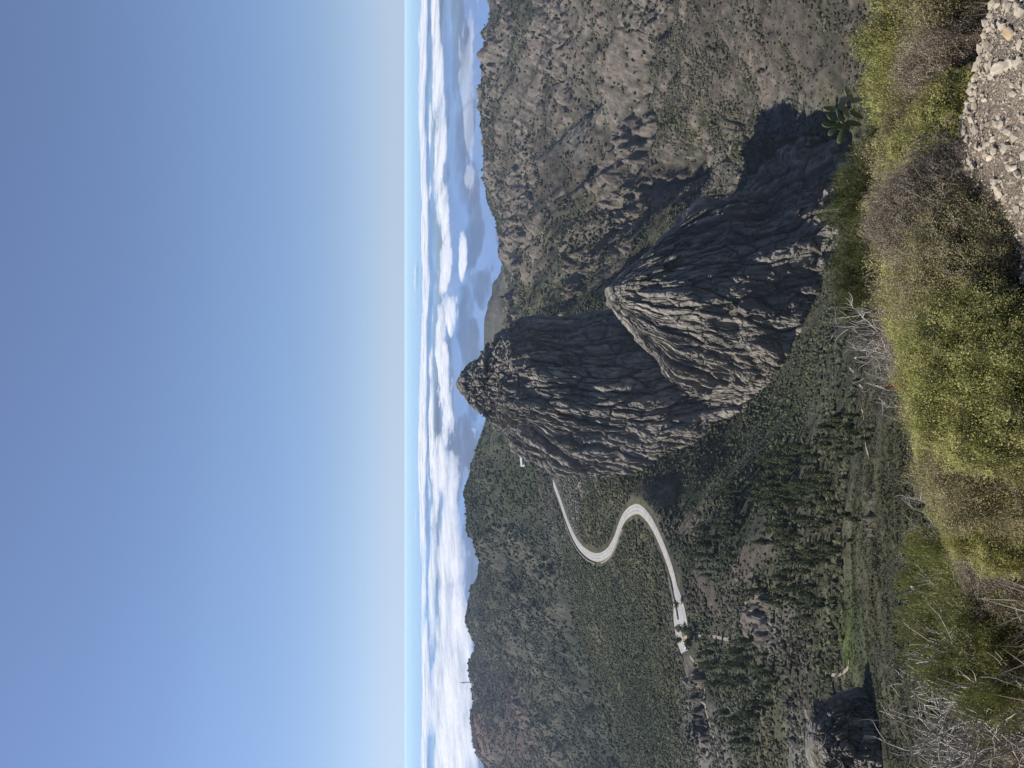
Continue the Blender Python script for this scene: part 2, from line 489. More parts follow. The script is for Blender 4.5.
# ------------------------------------------------------------------ terrain sheet
th = np.concatenate([np.linspace(-180, -44, 60, endpoint=False), np.linspace(-44, -29, 80, endpoint=False), np.linspace(-29, 29, 700, endpoint=False),
                     np.linspace(29, 44, 80, endpoint=False), np.linspace(44, 180, 60, endpoint=False)])
rr_ = np.concatenate([np.geomspace(0.3, 8, 70, endpoint=False), np.geomspace(8, 150, 150, endpoint=False), np.linspace(150, 700, 460, endpoint=False),
                      np.linspace(700, 1650, 380, endpoint=False), np.geomspace(1650, 3400, 90)])
TH, RR = np.meshgrid(np.radians(th), rr_)
TX = np.sin(TH) * RR; TY = np.cos(TH) * RR
TZ, RIDGE, CRAG = height(TX, TY, True)
print('terrain', TX.size, time.time() - T0)

# ground cover: hue class of each place, taken at its position on the ground
CLS = {'scrub': (0.066, 0.068, 0.043), 'forest': (0.040, 0.046, 0.030), 'brown': (0.082, 0.069, 0.056), 'red': (0.125, 0.082, 0.064), 'rock': (0.125, 0.108, 0.092),
       'soil': (0.122, 0.102, 0.082), 'lush': (0.064, 0.076, 0.036), 'bright': (0.095, 0.12, 0.035), 'grey': (0.15, 0.14, 0.125),
       'olive': (0.082, 0.078, 0.045), 'gravel': (0.37, 0.305, 0.235), 'blue': (0.04, 0.05, 0.045)}
CC = """
650 1000 gravel;600 990 gravel;700 990 gravel;560 1010 gravel;768 1000 gravel;768 965 brown;450 1010 brown;300 1000 brown;100 1000 brown;600 930 brown;700 900 brown
300 480 scrub;260 475 forest;280 520 lush;240 520 forest;220 480 forest;200 500 forest;170 490 scrub;150 520 forest;110 500 scrub;100 530 olive;80 480 brown;60 500 brown;40 490 red;20 520 red;0 500 red;50 515 red;10 560 olive;0 540 brown;60 560 scrub;120 560 forest;170 560 forest;190 545 scrub;230 555 grey
60 600 scrub;120 600 olive;160 590 scrub;190 610 scrub;100 630 scrub;60 640 forest;150 640 scrub;200 640 olive;20 600 forest;30 660 scrub;90 665 olive;0 640 scrub
290 565 grey;285 575 grey;270 580 grey;265 600 scrub;250 600 scrub;275 615 olive;280 630 olive;240 590 olive
290 660 scrub;250 690 soil;220 685 forest;190 700 brown;150 705 scrub;170 725 brown;225 710 forest;270 700 lush;280 730 scrub
60 705 grey;20 715 grey;80 720 scrub;0 740 scrub;100 740 scrub;60 760 scrub;130 760 grey;170 750 scrub;200 745 soil;240 745 forest
300 760 lush;340 790 lush;310 800 scrub;360 810 scrub;400 830 scrub;380 860 scrub;440 850 scrub;480 850 scrub;330 850 scrub;300 830 olive;420 880 olive
100 800 brown;126 845 bright;135 858 lush;112 836 olive;90 830 scrub;60 850 scrub;40 900 olive;80 880 scrub;150 870 olive;200 880 olive;140 900 scrub;240 880 olive;270 870 olive;200 830 olive;180 780 olive;240 800 olive;150 930 olive;0 800 grey;30 770 olive;10 900 scrub;60 930 olive
480 620 scrub;470 560 scrub;460 530 olive;500 620 scrub;520 640 scrub;500 560 scrub;540 560 olive;520 530 soil;550 520 soil;530 510 brown;560 540 soil;500 505 scrub;455 505 olive
560 620 brown;580 660 brown;560 690 olive;600 640 soil;620 600 brown;580 560 brown;600 520 brown;620 500 brown;640 540 brown;660 560 brown;640 590 grey;600 700 brown;650 680 olive;620 740 olive;610 790 scrub;590 720 grey;585 690 soil
680 620 soil;700 590 brown;720 540 brown;740 520 forest;700 500 brown;660 490 scrub;760 560 brown;740 620 brown;700 660 brown;680 700 soil;660 740 brown;720 720 brown;760 700 brown;740 780 brown;700 800 brown;660 800 grey;640 850 olive;700 860 brown;760 860 brown;630 830 scrub;760 640 forest;690 760 soil
"""
cpx = []
for t in CC.replace('\n', ';').split(';'):
    t = t.split()
    if len(t) == 3: cpx.append((float(t[0]), float(t[1]), t[2]))
CG = ground([c[0] for c in cpx], [c[1] for c in cpx])
CCOL = np.array([CLS[c[2]] for c in cpx]) * np.where(np.array([c[2] == 'gravel' for c in cpx]), 1.0, 0.86)[:, None]
CA, CL_ = np.arctan2(CG[:, 0], CG[:, 1]) * 1.6, np.log(np.hypot(CG[:, 0], CG[:, 1])) * 0.8

def cover(x, y):
    r = np.hypot(x, y); s = np.clip(r, 1, None)
    wob1 = fbm2(x, y, 60.0, 4, 60) * sstep(20, 100, r); wob2 = fbm2(x + 500, y, 60.0, 4, 64) * sstep(20, 100, r)
    a = np.arctan2(x, y) * 1.6 + 0.05 * wob1; l = np.log(r + 1e-6) * 0.8 + 0.05 * wob2
    out = np.zeros((x.size, 3)); a = a.ravel(); l = l.ravel()
    for s in range(0, x.size, 40000):
        d = (a[s:s + 40000, None] - CA) ** 2 + (l[s:s + 40000, None] - CL_) ** 2
        w = 1 / (d + 2e-5) ** 2.2
        out[s:s + 40000] = (w @ CCOL) / w.sum(1)[:, None]
    return out.reshape(x.shape + (3,))
gi = slice(None)
BASE = cover(TX, TY)
# slope
dzr = np.gradient(TZ, axis=0) / np.maximum(np.gradient(RR, axis=0), 1e-6)
dzt = np.gradient(TZ, axis=1) / np.maximum(np.gradient(TH, axis=1) * RR, 1e-6)
SL = np.sqrt(dzr ** 2 + dzt ** 2)
f1 = fbm2(TX, TY, 25, 5, 70, 0.65); f2 = fbm2(TX, TY, 7, 4, 80, 0.7); f3 = fbm2(TX, TY, 90, 3, 85)
def boxblur(A_, n_, ax):
    P_ = np.pad(A_, [(n_, n_) if i_ == ax else (0, 0) for i_ in (0, 1)], mode='edge'); cs = np.cumsum(P_, axis=ax)
    m_ = A_.shape[ax]
    return (np.take(cs, np.arange(2 * n_, 2 * n_ + m_), ax) - np.take(cs, np.arange(0, m_), ax)) / (2 * n_)
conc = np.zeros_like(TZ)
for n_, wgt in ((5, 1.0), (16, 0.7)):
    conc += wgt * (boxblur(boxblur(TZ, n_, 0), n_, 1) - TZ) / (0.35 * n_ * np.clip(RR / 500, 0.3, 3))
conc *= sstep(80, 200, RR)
rockm = np.clip(sstep(0.8, 1.35, SL - 0.5 * np.clip(conc, -.3, 1) + 0.35 * f1 + 0.2 * f2) * 0.75 + sstep(0.05, 0.4, CRAG) * 0.8, 0, 1) * sstep(30, 90, RR)
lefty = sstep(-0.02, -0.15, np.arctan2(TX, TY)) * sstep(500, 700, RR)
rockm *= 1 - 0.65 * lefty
rock_c = np.array(CLS['rock']) * (0.75 + 0.5 * sstep(-0.5, 0.5, f2)[..., None])
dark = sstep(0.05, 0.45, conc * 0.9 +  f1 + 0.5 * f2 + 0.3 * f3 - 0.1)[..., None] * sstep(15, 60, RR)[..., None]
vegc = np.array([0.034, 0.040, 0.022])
f4 = fbm2(TX, TY, 260, 3, 88)
C = BASE * (1 + 0.30 * f2[..., None] + 0.25 * f3[..., None] + (0.5 * f4 * sstep(400, 800, RR))[..., None]).clip(0.35, 2)
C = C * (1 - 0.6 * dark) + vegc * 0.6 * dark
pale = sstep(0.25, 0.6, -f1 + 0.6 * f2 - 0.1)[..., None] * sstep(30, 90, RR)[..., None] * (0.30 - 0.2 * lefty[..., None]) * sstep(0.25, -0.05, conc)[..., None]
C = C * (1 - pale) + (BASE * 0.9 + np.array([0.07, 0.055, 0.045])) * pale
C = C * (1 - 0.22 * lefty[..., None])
C = C * (1 - rockm[..., None]) + rock_c * rockm[..., None]
C = np.clip(C, 0.01, 0.8)
m_ground = mat_attr('hillside_ground', noise_lam=6.0, var=0.6, bump=2.4, detail=13)
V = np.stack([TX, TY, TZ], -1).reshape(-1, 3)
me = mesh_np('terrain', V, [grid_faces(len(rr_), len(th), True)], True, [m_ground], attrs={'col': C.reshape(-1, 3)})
terrain = tag(obj('terrain', me), 'rugged brown and green mountain slopes around the rock spire', 'terrain', kind='structure')
print('terrain mesh', time.time() - T0)

# ------------------------------------------------------------------ sea
m_sea, nt, b = new_mat('sea_water')
b.inputs['Base Color'].default_value = (0.10, 0.20, 0.42, 1)
b.inputs['Roughness'].default_value = 0.22
b.inputs['IOR'].default_value = 1.33
b.inputs['Specular IOR Level'].default_value = 0.5
NS = 128
ang = np.linspace(0, 2 * np.pi, NS, endpoint=False)
R = np.geomspace(100, 600000, 30)
SV = np.stack([np.outer(R, np.cos(ang)), np.outer(R, np.sin(ang)), np.full((30, NS), SEA_Z)], -1).reshape(-1, 3)
sea = tag(obj('sea', mesh_np('sea', SV, [grid_faces(30, NS, True)], True, [m_sea])), 'calm blue ocean reaching the horizon', 'sea', kind='structure')

# ------------------------------------------------------------------ the great rock spire
def loft(levels, nz, nt_, seed, amp, expo=2.3, shear=0.0, rib=7.5, bigamp=1.0):
    """levels: (z, x_left, x_right, y_front, y_back) from the top down; returns displaced closed-top surface"""
    Lv = np.array(levels, float)
    zz = np.interp(np.linspace(0, 1, nz), np.linspace(0, 1, len(Lv)) , Lv[:, 0])
    # denser, smooth interpolation on z
    order = np.argsort(Lv[:, 0])
    def f(k): return np.interp(zz, Lv[order, 0], Lv[order, k])
    xl, xr, yf, yb = f(1), f(2), f(3), f(4)
    ker = np.hanning(31); ker /= ker.sum()
    sm = lambda a: np.convolve(np.pad(a, 15, mode='reflect', reflect_type='odd'), ker, 'valid')
    xl, xr, yf, yb = sm(xl), sm(xr), sm(yf), sm(yb)
    t = np.linspace(0, 2 * np.pi, nt_, endpoint=False)
    c, s = np.cos(t), np.sin(t)
    den = (np.abs(c) ** expo + np.abs(s) ** expo) ** (-1 / expo)
    c, s = c * den, s * den
    cx = ((xl + xr) / 2)[:, None]; cy = ((yf + yb) / 2)[:, None]
    hx = np.maximum((xr - xl) / 2, 0.2)[:, None]; hy = np.maximum((yb - yf) / 2, 0.2)[:, None]
    X = cx + hx * c; Y = cy + hy * s; Z = zz[:, None] * np.ones((1, nt_))
    # fan-shaped ribs: coordinates that widen with the rock
    hxm = 45.0
    ex = c * hxm + 0 * X; ey = s * hxm * 0.9 + 0 * X
    k = seed
    big = noise3(X / 34, Y / 34, Z / 42, k) + 0.6 * noise3(X / 17, Y / 17, Z / 24, k + 1)
    wz = Z + 6 * noise3(X / 12, Y / 12, Z / 12, k + 9)
    wc = c + 0.05 * noise3(X / 22, Y / 22, Z / 22, k + 7); ws = s + 0.05 * noise3(X / 22, Y / 22, Z / 22, k + 8)
    wr = np.clip((hx - 14) / 26, 0, 1) ** 1.5
    wa = np.clip((hx - 16) / 24, 0, 1) ** 1.4
    def ribn(l, zl, sd):
        return wa * (1 - 2.4 * np.abs(noise3(wc * 48 / l, ws * 48 / l, wz / zl, sd)))
    ribs = ribn(rib, rib * 6, k + 2); ribs2 = ribn(rib * .45, rib * 3.2, k + 3); ribs3 = ribn(rib * .22, rib * 1.5, k + 14)
    msk = 0.5 + 0.9 * noise3(X / 20, Y / 20, Z / 25, k + 15)
    R0 = 40.0
    jx = 1.6 * noise3(X / 5, Y / 5, Z / 5, k + 20); 
    def cells(gx_, gy_, gz_, sx, sz, sd, kr, ke, am, cr):
        _, e_, c_ = voronoi3(gx_ / sx, gy_ / sx, gz_ / sz, sd)
        return (c_ - 0.5) * am - cr * np.exp(-e_ * ke), np.exp(-e_ * ke), c_
    ca1, xa1, c1a = cells(wc * R0 + jx * .5, ws * R0 - jx * .5, wz, 6.0, 30.0, k + 21, 0, 11, 2.2, 0.9)
    ca2, xa2, c2a = cells(wc * R0 + jx * .5, ws * R0 - jx * .5, wz, 2.5, 12.0, k + 22, 0, 9, 1.7, 0.7)
    ci1, xi1, c1i = cells(X + jx, Y - jx, Z, 6.5, 7.0, k + 31, 0, 11, 2.2, 0.9)
    ci2, xi2, c2i = cells(X + jx, Y - jx, Z, 2.9, 3.2, k + 32, 0, 9, 1.7, 0.7)
    blk3, x3, c3 = cells(X + jx * .5, Y, Z, 1.9, 3.0, k + 23, 0, 8, 1.4, 0.4)
    mixc = lambda p_, q_: p_ * wr + q_ * (1 - wr)
    blk, blk2, E1, E2, c1, c2 = mixc(ca1, ci1), mixc(ca2, ci2), mixc(xa1, xi1), mixc(xa2, xi2), mixc(c1a, c1i), mixc(c2a, c2i)
    fine = noise3(X / 1.3, Y / 1.3, Z / 1.6, k + 6)
    taper = sstep(0, 12, Lv[0, 0] - Z) * 0.6 + 0.4
    taper = taper * np.clip(hx / 18, 0.4, 1)
    d = amp * taper * (7.5 * bigamp * big + 1.8 * ribs * (0.5 + msk) + 0.7 * ribs2 * (0.4 + msk) + 2.0 * blk + 1.25 * blk2 + 0.62 * blk3 + 0.35 * fine)
    nx, ny = c / hx, s / hy
    L = np.sqrt(nx ** 2 + ny ** 2); nx, ny = nx / L, ny / L
    X2 = X + nx * d; Y2 = Y + ny * d
    cut = (shear * np.clip(X - 50, 0, 60) + 0.85 * shear * np.clip(42 - X, 0, 45)) * sstep(-215, -110, Z)
    Z2 = Z - cut + amp * taper * (1.0 * blk + 0.7 * blk2 + 0.4 * blk3 + 0.8 * big + 2.2 * bigamp * noise3(X / 8, Y / 8, Z / 8, k + 16))
    V = np.stack([X2, Y2, Z2], -1).reshape(-1, 3)
    F = grid_faces(nz, nt_, True)[:, ::-1]
    top = len(V); V = np.vstack([V, [[cx[0, 0], cy[0, 0], Lv[0, 0] + 0.6]]])
    i = np.arange(nt_); cap = np.stack([np.full(nt_, top), (i + 1) % nt_, i], -1)[:, ::-1]
    col = np.zeros((nz, nt_, 3)) + np.array([0.245, 0.222, 0.190])
    g = (fbm2(X + Z * 0.7, Y - Z * 0.5, 9, 4, k + 11, 0.6) + 0.5 * (c2 - 0.5) + 0.5 * (c1 - .5))[..., None]
    col *= 1 + 0.32 * g
    crack_shade = np.maximum(E1, 0.85 * E2)[..., None] * 0.75  # occlusion shade painted into the rock colour along the crack lines
    col = col * (1 - crack_shade) + np.array([0.075, 0.068, 0.058]) * crack_shade
    # scrub growing on ledges
    dz = np.gradient(Z2, axis=0); ledge = sstep(-0.9, -0.1, (np.gradient(np.hypot(X2 - cx, Y2 - cy), axis=0) + dz) * 1.0)
    gr = noise3(X / 9, Y / 9, Z / 9, k + 12) + 0.5 * noise3(X / 3, Y / 3, Z / 3, k + 13)
    gm = (sstep(0.05, 0.4, gr) * 0.55)[..., None] * sstep(0, 1, ledge)[..., None]
    col = col * (1 - gm) + np.array([0.05, 0.052, 0.028]) * gm
    col = np.vstack([col.reshape(-1, 3), [[0.15, 0.14, 0.12]]])
    return V, [F, cap], np.clip(col, 0.02, 0.6)

m_rock = mat_attr('spire_rock', noise_lam=2.2, var=0.35, bump=0.7, detail=9, rough=0.9, stretch=(1, 1, 0.35))
TOWER = [(-31, -4, 3, 452, 458), (-34, -8, 8, 448, 461), (-38, -12, 12, 445, 464), (-45, -19, 19, 440, 470), (-56, -27, 25, 432, 480), (-71, -38, 36, 424, 490), (-85, -43, 38, 419, 495), (-100, -48, 39, 413, 500),
         (-131, -55, 45, 402, 510), (-160, -56, 60, 377, 515), (-185, -50, 70, 352, 515), (-215, -45, 80, 342, 515)]
SHOULDER = [(-105, 46, 54, 386, 396), (-108, 34, 68, 383, 401), (-112, 20, 84, 378, 405), (-120, 6, 96, 366, 412), (-132, 2, 100, 356, 420), (-150, -2, 104, 347, 427), (-170, -6, 110, 338, 435), (-193, -10, 120, 328, 440), (-215, -12, 128, 320, 445), (-260, -12, 134, 313, 450)]
spire = empty('rock_spire', (0, 455, -130))
tag(spire, 'huge grey pointed volcanic rock spire rising above the valley', 'rock spire')
for nm, lv, seed, nz, nt_ in (('rock_pinnacle', TOWER, 201, 470, 1000), ('rock_buttress', SHOULDER, 301, 380, 900)):
    V, F, colr = loft(lv, nz, nt_, seed, 1.05 if nm == 'rock_pinnacle' else 1.0, shear=0.0 if nm == 'rock_pinnacle' else 0.85, bigamp=1.1 if nm == 'rock_pinnacle' else 1.5)
    V = V - np.array([0, 455, -130])
    me = mesh_np(nm, V, F, False, [m_rock], attrs={'col': colr})
    obj(nm, me, spire)
print('spire', time.time() - T0)

# ------------------------------------------------------------------ haze over the valley
m_haze = bpy.data.materials.new('haze'); m_haze.use_nodes = True
nt = m_haze.node_tree; nt.nodes.clear()
o_ = nt.nodes.new('ShaderNodeOutputMaterial'); pv = nt.nodes.new('ShaderNodeVolumePrincipled')
pv.inputs['Color'].default_value = (0.62, 0.78, 1.0, 1)
pv.inputs['Density'].default_value = 0.000065
pv.inputs['Anisotropy'].default_value = 0.2
nt.links.new(pv.outputs[0], o_.inputs['Volume'])
hx, hy0, hy1, hz0, hz1 = 3550, -3550, 3550, SEA_Z + 5, 60
HV = np.array([[x, y, z] for z in (hz0, hz1) for y in (hy0, hy1) for x in (-hx, hx)], float)
HF = np.array([[0, 2, 3, 1], [4, 5, 7, 6], [0, 1, 5, 4], [2, 6, 7, 3], [0, 4, 6, 2], [1, 3, 7, 5]])
tag(obj('haze', mesh_np('haze', HV, [HF], False, [m_haze])), 'thin blue haze filling the valley', 'haze', kind='stuff')

# ------------------------------------------------------------------ clouds over the sea
rng = np.random.default_rng(11)
CLOUD_Z = -540.0
def cloud_bank(name, ellipses, seed, thick, thr, label, lam_r=1.0, nth=500, nr=260, base=CLOUD_Z, dens=0.42, omax=0.97):
    """ellipses in upright picture terms (u, v, half-width u, half-height v, strength) laid out on the cloud deck"""
    E = np.array(ellipses, float)
    u0, u1 = (E[:, 0] - E[:, 2]).min() - 10, (E[:, 0] + E[:, 2]).max() + 10
    v0, v1 = (E[:, 1] - E[:, 3]).min() - 2, (E[:, 1] + E[:, 3]).max() + 3
    U, Vv = np.meshgrid(np.linspace(u0, u1, nth), np.linspace(max(v0, 413), v1, nr))
    P = pix(U, Vv, 1.0); P = P * (base / P[..., 2])[..., None]
    X, Y = P[..., 0], P[..., 1]; r = np.hypot(X, Y)
    m = np.zeros(X.shape)
    for e in E:
        q = np.hypot((U - e[0]) / e[2], (Vv - e[1]) / e[3])
        m = np.maximum(m, e[4] * (1 - q))
    sc = r / 9000.0
    pxx = X / r * 9000.0; pyy = np.log(r) * 2600.0
    n1 = fbm2(pxx + 100, pyy, 900 * lam_r, 6, seed, 0.58)
    n2 = fbm2(pxx, pyy, 300 * lam_r, 5, seed + 9, 0.6)
    t = m + 0.55 * n1 + 0.12 * n2 - thr
    hgt = np.clip(t, 0, 1) ** 0.6 * thick * sc * (1 + 0.35 * n2)
    keep = t > 0
    k = nth * nr
    V = np.concatenate([np.stack([X, Y, base + hgt], -1).reshape(-1, 3), np.stack([X, Y, base - 0.25 * hgt - 1.0], -1).reshape(-1, 3)])
    G = grid_faces(nr, nth)
    kf = keep.ravel()
    sel = kf[G].any(1)
    G = G[sel]
    # side walls close the shape
    e = np.concatenate([G[:, [0, 1]], G[:, [1, 2]], G[:, [2, 3]], G[:, [3, 0]]])
    key = e[:, 0].astype(np.int64) * (k) + e[:, 1]; rkey = e[:, 1].astype(np.int64) * k + e[:, 0]
    bd = e[~np.isin(key, rkey)]
    W = np.stack([bd[:, 1], bd[:, 0], bd[:, 0] + k, bd[:, 1] + k], -1)
    F = np.concatenate([G, G[:, ::-1] + k, W])
    used = np.unique(F); remap = np.full(len(V), -1); remap[used] = np.arange(len(used))
    op = np.concatenate([(np.clip(t, 0, 1) ** 0.8 / dens).clip(0, omax).ravel()] * 2)
    m_, nt, b = new_mat(name)
    b.inputs['Roughness'].default_value = 1.0; b.inputs['Specular IOR Level'].default_value = 0
    b.inputs['Base Color'].default_value = (0.80, 0.81, 0.83, 1)
    at = nt.nodes.new('ShaderNodeAttribute'); at.attribute_name = 'col'
    tr = nt.nodes.new('ShaderNodeBsdfTransparent')
    tl = nt.nodes.new('ShaderNodeBsdfTranslucent')
    tl.inputs['Color'].default_value = (0.80, 0.81, 0.83, 1)
    m1 = nt.nodes.new('ShaderNodeMixShader'); m1.inputs[0].default_value = 0.3
    m2 = nt.nodes.new('ShaderNodeMixShader')
    nt.links.new(b.outputs[0], m1.inputs[1]); nt.links.new(tl.outputs[0], m1.inputs[2])
    tcx = nt.nodes.new('ShaderNodeTexCoord'); mpx = nt.nodes.new('ShaderNodeMapping'); mpx.inputs['Scale'].default_value = (0.0016, 0.0006, 0.01)
    nzx = nt.nodes.new('ShaderNodeTexNoise'); nzx.inputs['Detail'].default_value = 7; nzx.inputs['Scale'].default_value = 1.0; nzx.inputs['Roughness'].default_value = 0.6
    nt.links.new(tcx.outputs['Object'], mpx.inputs[0]); nt.links.new(mpx.outputs[0], nzx.inputs['Vector'])
    mrx = nt.nodes.new('ShaderNodeMapRange'); mrx.inputs['From Min'].default_value = 0.35; mrx.inputs['From Max'].default_value = 0.62
    mrx.inputs['To Min'].default_value = 0.35; mrx.inputs['To Max'].default_value = 1.15
    nt.links.new(nzx.outputs['Fac'], mrx.inputs['Value'])
    mmx = nt.nodes.new('ShaderNodeMath'); mmx.operation = 'MULTIPLY'; mmx.use_clamp = True
    nt.links.new(at.outputs['Fac'], mmx.inputs[0]); nt.links.new(mrx.outputs[0], mmx.inputs[1])
    nt.links.new(mmx.outputs[0], m2.inputs[0]); nt.links.new(tr.outputs[0], m2.inputs[1]); nt.links.new(m1.outputs[0], m2.inputs[2])
    nt.links.new(m2.outputs[0], nt.nodes['Material Output'].inputs['Surface'])
    me = mesh_np(name, V[used], [remap[F]], True, [m_], attrs={'col': np.repeat(op[used][:, None], 3, 1)})
    return tag(obj('cloud_bank', me), label, 'clouds', kind='stuff')

cloud_bank('cloud_far', [(u, 423.5 + 1.5 * math.sin(u / 60), 90, 5.5, 1.0) for u in range(-60, 860, 60)], 500, 9, 0.30, 'thin white line of clouds along the horizon', 1.5, 700, 90)
cloud_bank('cloud_right', [(768, 436, 90, 8, 1.1), (700, 438, 80, 8, 1.1), (620, 440, 80, 10, 1.1), (560, 443, 60, 9, 1.1), (500, 446, 50, 11, 1.2), (460, 450, 34, 13, 1.2), (510, 463, 50, 6, 1.0), (620, 430, 120, 3, .7)],
           520, 15, 0.36, 'long white cloud streak over the sea to the right of the spire', 0.8)
cloud_bank('cloud_middle', [(440, 440, 60, 8, 1.0), (400, 443, 60, 9, 1.1), (350, 447, 60, 9, 1.1), (300, 440, 60, 10, 1.0), (260, 436, 60, 7, 0.8), (340, 431, 110, 4, 0.9)],
           540, 14, 0.36, 'white clouds over the sea behind the spire', 0.7)
cloud_bank('cloud_left', [(0, 455, 120, 26, 1.3), (80, 453, 90, 24, 1.3), (150, 452, 80, 20, 1.3), (210, 450, 70, 18, 1.2), (270, 450, 60, 12, 1.1), (60, 432, 60, 5, 0.8), (180, 432, 90, 5, 0.9)],
           560, 22, 0.20, 'broad bank of white cloud over the sea beyond the left ridge', 0.9, 600, 300, CLOUD_Z, 0.75)
cloud_bank('cloud_veil', [(700, 466, 90, 13, 1.0), (640, 468, 60, 10, .9), (590, 470, 40, 8, .8)], 580, 9, 0.42, 'faint veil of cloud low over the sea beyond the right mountain', 0.8, 300, 120, CLOUD_Z - 20, 0.8, 0.2)
# added sheet painting aerial haze over the far sea, more opaque with distance
ang2 = np.linspace(-np.pi, np.pi, 96, endpoint=False); Rm = np.geomspace(9000, 590000, 40)
MV = []
for zz_ in (-640.0, -680.0):
    MV.append(np.stack([np.outer(Rm, np.sin(ang2)), np.outer(Rm, np.cos(ang2)), np.full((40, 96), zz_)], -1).reshape(-1, 3))
MV = np.vstack(MV); mo = np.clip(np.log(np.hypot(MV[:, 0], MV[:, 1]) / 9000) / math.log(60), 0, 1) ** 0.9 * 0.42
Fm = grid_faces(40, 96, True); e0 = np.arange(96); e1 = (e0 + 1) % 96; kk_ = 40 * 96; l0 = 39 * 96
Fm = np.vstack([Fm[:, ::-1], Fm + kk_, np.stack([e0, e0 + kk_, e1 + kk_, e1], -1), np.stack([l0 + e0, l0 + e1, l0 + e1 + kk_, l0 + e0 + kk_], -1)])
m_haze_sheet, nt, b = new_mat('far_haze_sheet'); b.inputs['Base Color'].default_value = (0.62, 0.88, 0.95, 1); b.inputs['Specular IOR Level'].default_value = 0
at = nt.nodes.new('ShaderNodeAttribute'); at.attribute_name = 'col'; nt.links.new(at.outputs['Fac'], b.inputs['Alpha'])
tag(obj('far_haze_sheet', mesh_np('far_haze_sheet', MV, [Fm], True, [m_haze_sheet], attrs={'col': np.repeat(mo[:, None], 3, 1)})), 'thin pale sheet painting aerial haze over the distant sea', 'mist', kind='stuff')
print('clouds', time.time() - T0)

# ------------------------------------------------------------------ road, lay-by, parapets, paths
def ribbon(P, w0, w1, zoff=0.0, drape=False):
    P = np.asarray(P, float)
    T = np.gradient(P[:, :2], axis=0); T /= np.linalg.norm(T, axis=1)[:, None]
    N = np.stack([-T[:, 1], T[:, 0]], -1)
    A = P.copy(); B = P.copy()
    A[:, :2] += N * np.reshape(w0, (-1, 1)); B[:, :2] += N * np.reshape(w1, (-1, 1))
    if drape:
        A[:, 2] = height(A[:, 0], A[:, 1]); B[:, 2] = height(B[:, 0], B[:, 1])
    A[:, 2] += zoff; B[:, 2] += zoff
    V = np.empty((2 * len(P), 3)); V[0::2] = A; V[1::2] = B
    i = np.arange(len(P) - 1) * 2
    return V, np.stack([i, i + 1, i + 3, i + 2], -1)

m_road = mat_plain('pale_worn_asphalt', (0.26, 0.255, 0.245), (0.34, 0.335, 0.32), lam=3, rough=0.9)
m_mark = mat_plain('road_paint', (0.70, 0.70, 0.68), (0.62, 0.62, 0.6), lam=2)
m_verge = mat_plain('gravel_verge', (0.26, 0.23, 0.19), (0.36, 0.32, 0.27), lam=1.5, bump=0.05)
m_wall = mat_plain('parapet_stone', (0.40, 0.37, 0.32), (0.24, 0.22, 0.19), lam=0.8, bump=0.08)
m_tar = mat_plain('dark_seam', (0.12, 0.12, 0.12), (0.2, 0.2, 0.19), lam=2)
V, F = ribbon(ROAD, 2.6, -3.0, 0.02); tag(obj('road_verge', mesh_np('road_verge', V, [F], False, [m_verge])), kind='structure')
V, F = ribbon(ROAD, 2.05, -2.05, 0.10); tag(obj('road', mesh_np('road', V, [F], False, [m_road])), 'pale winding mountain road', 'road', kind='structure')
Vs, Fs, off = [], [], 0
for w0, w1 in ((1.9, 1.8), (-1.8, -1.9)):
    V, F = ribbon(ROAD, w0, w1, 0.112); Vs.append(V); Fs.append(F + off); off += len(V)
for i in range(0, len(ROAD) - 4, 3):
    V, F = ribbon(ROAD[i:i + 3], 0.07, -0.07, 0.112); Vs.append(V); Fs.append(F + off); off += len(V)
tag(obj('road_markings', mesh_np('road_markings', np.vstack(Vs), [np.vstack(Fs)], False, [m_mark])), kind='structure')
V, F = ribbon(ROAD, 1.05, .92, 0.106); V2, F2 = ribbon(ROAD, -.98, -1.1, 0.106)
tag(obj('road_seams', mesh_np('road_seams', np.vstack([V, V2]), [np.vstack([F, F2 + len(V)])], False, [m_tar])), kind='structure')
# lay-by beside the end of the road
i0 = len(ROAD) - 34
LP = ROAD[i0:]
ww = 5 + 6.5 * np.sin(np.linspace(0, np.pi * 0.85, len(LP)))
V, F = ribbon(LP, -ww, ww * 0.55, 0.06)
tag(obj('lay_by', mesh_np('lay_by', V, [F], False, [m_road])), 'pale paved lay-by', 'lay-by', kind='structure')

def wall_mesh(P, h=0.8, w=0.35, zb=-0.6):
    A, _ = ribbon(P, w / 2, -w / 2)
    n_ = len(P); L, R_ = A[0::2], A[1::2]
    rings = []
    for k in range(n_):
        rings.append([L[k] + [0, 0, zb], L[k] + [0, 0, h], R_[k] + [0, 0, h], R_[k] + [0, 0, zb]])
    V = np.array(rings).reshape(-1, 3)
    F = []
    for k in range(n_ - 1):
        for j in range(4):
            F.append([k * 4 + j, k * 4 + (j + 1) % 4, k * 4 + 4 + (j + 1) % 4, k * 4 + 4 + j])
    F += [[3, 2, 1, 0], [n_ * 4 - 4, n_ * 4 - 3, n_ * 4 - 2, n_ * 4 - 1]]
    return V, np.array(F)
def offset_line(P, d):
    T = np.gradient(P[:, :2], axis=0); T /= np.linalg.norm(T, axis=1)[:, None]
    Q = P.copy(); Q[:, 0] += -T[:, 1] * d; Q[:, 1] += T[:, 0] * d
    return Q
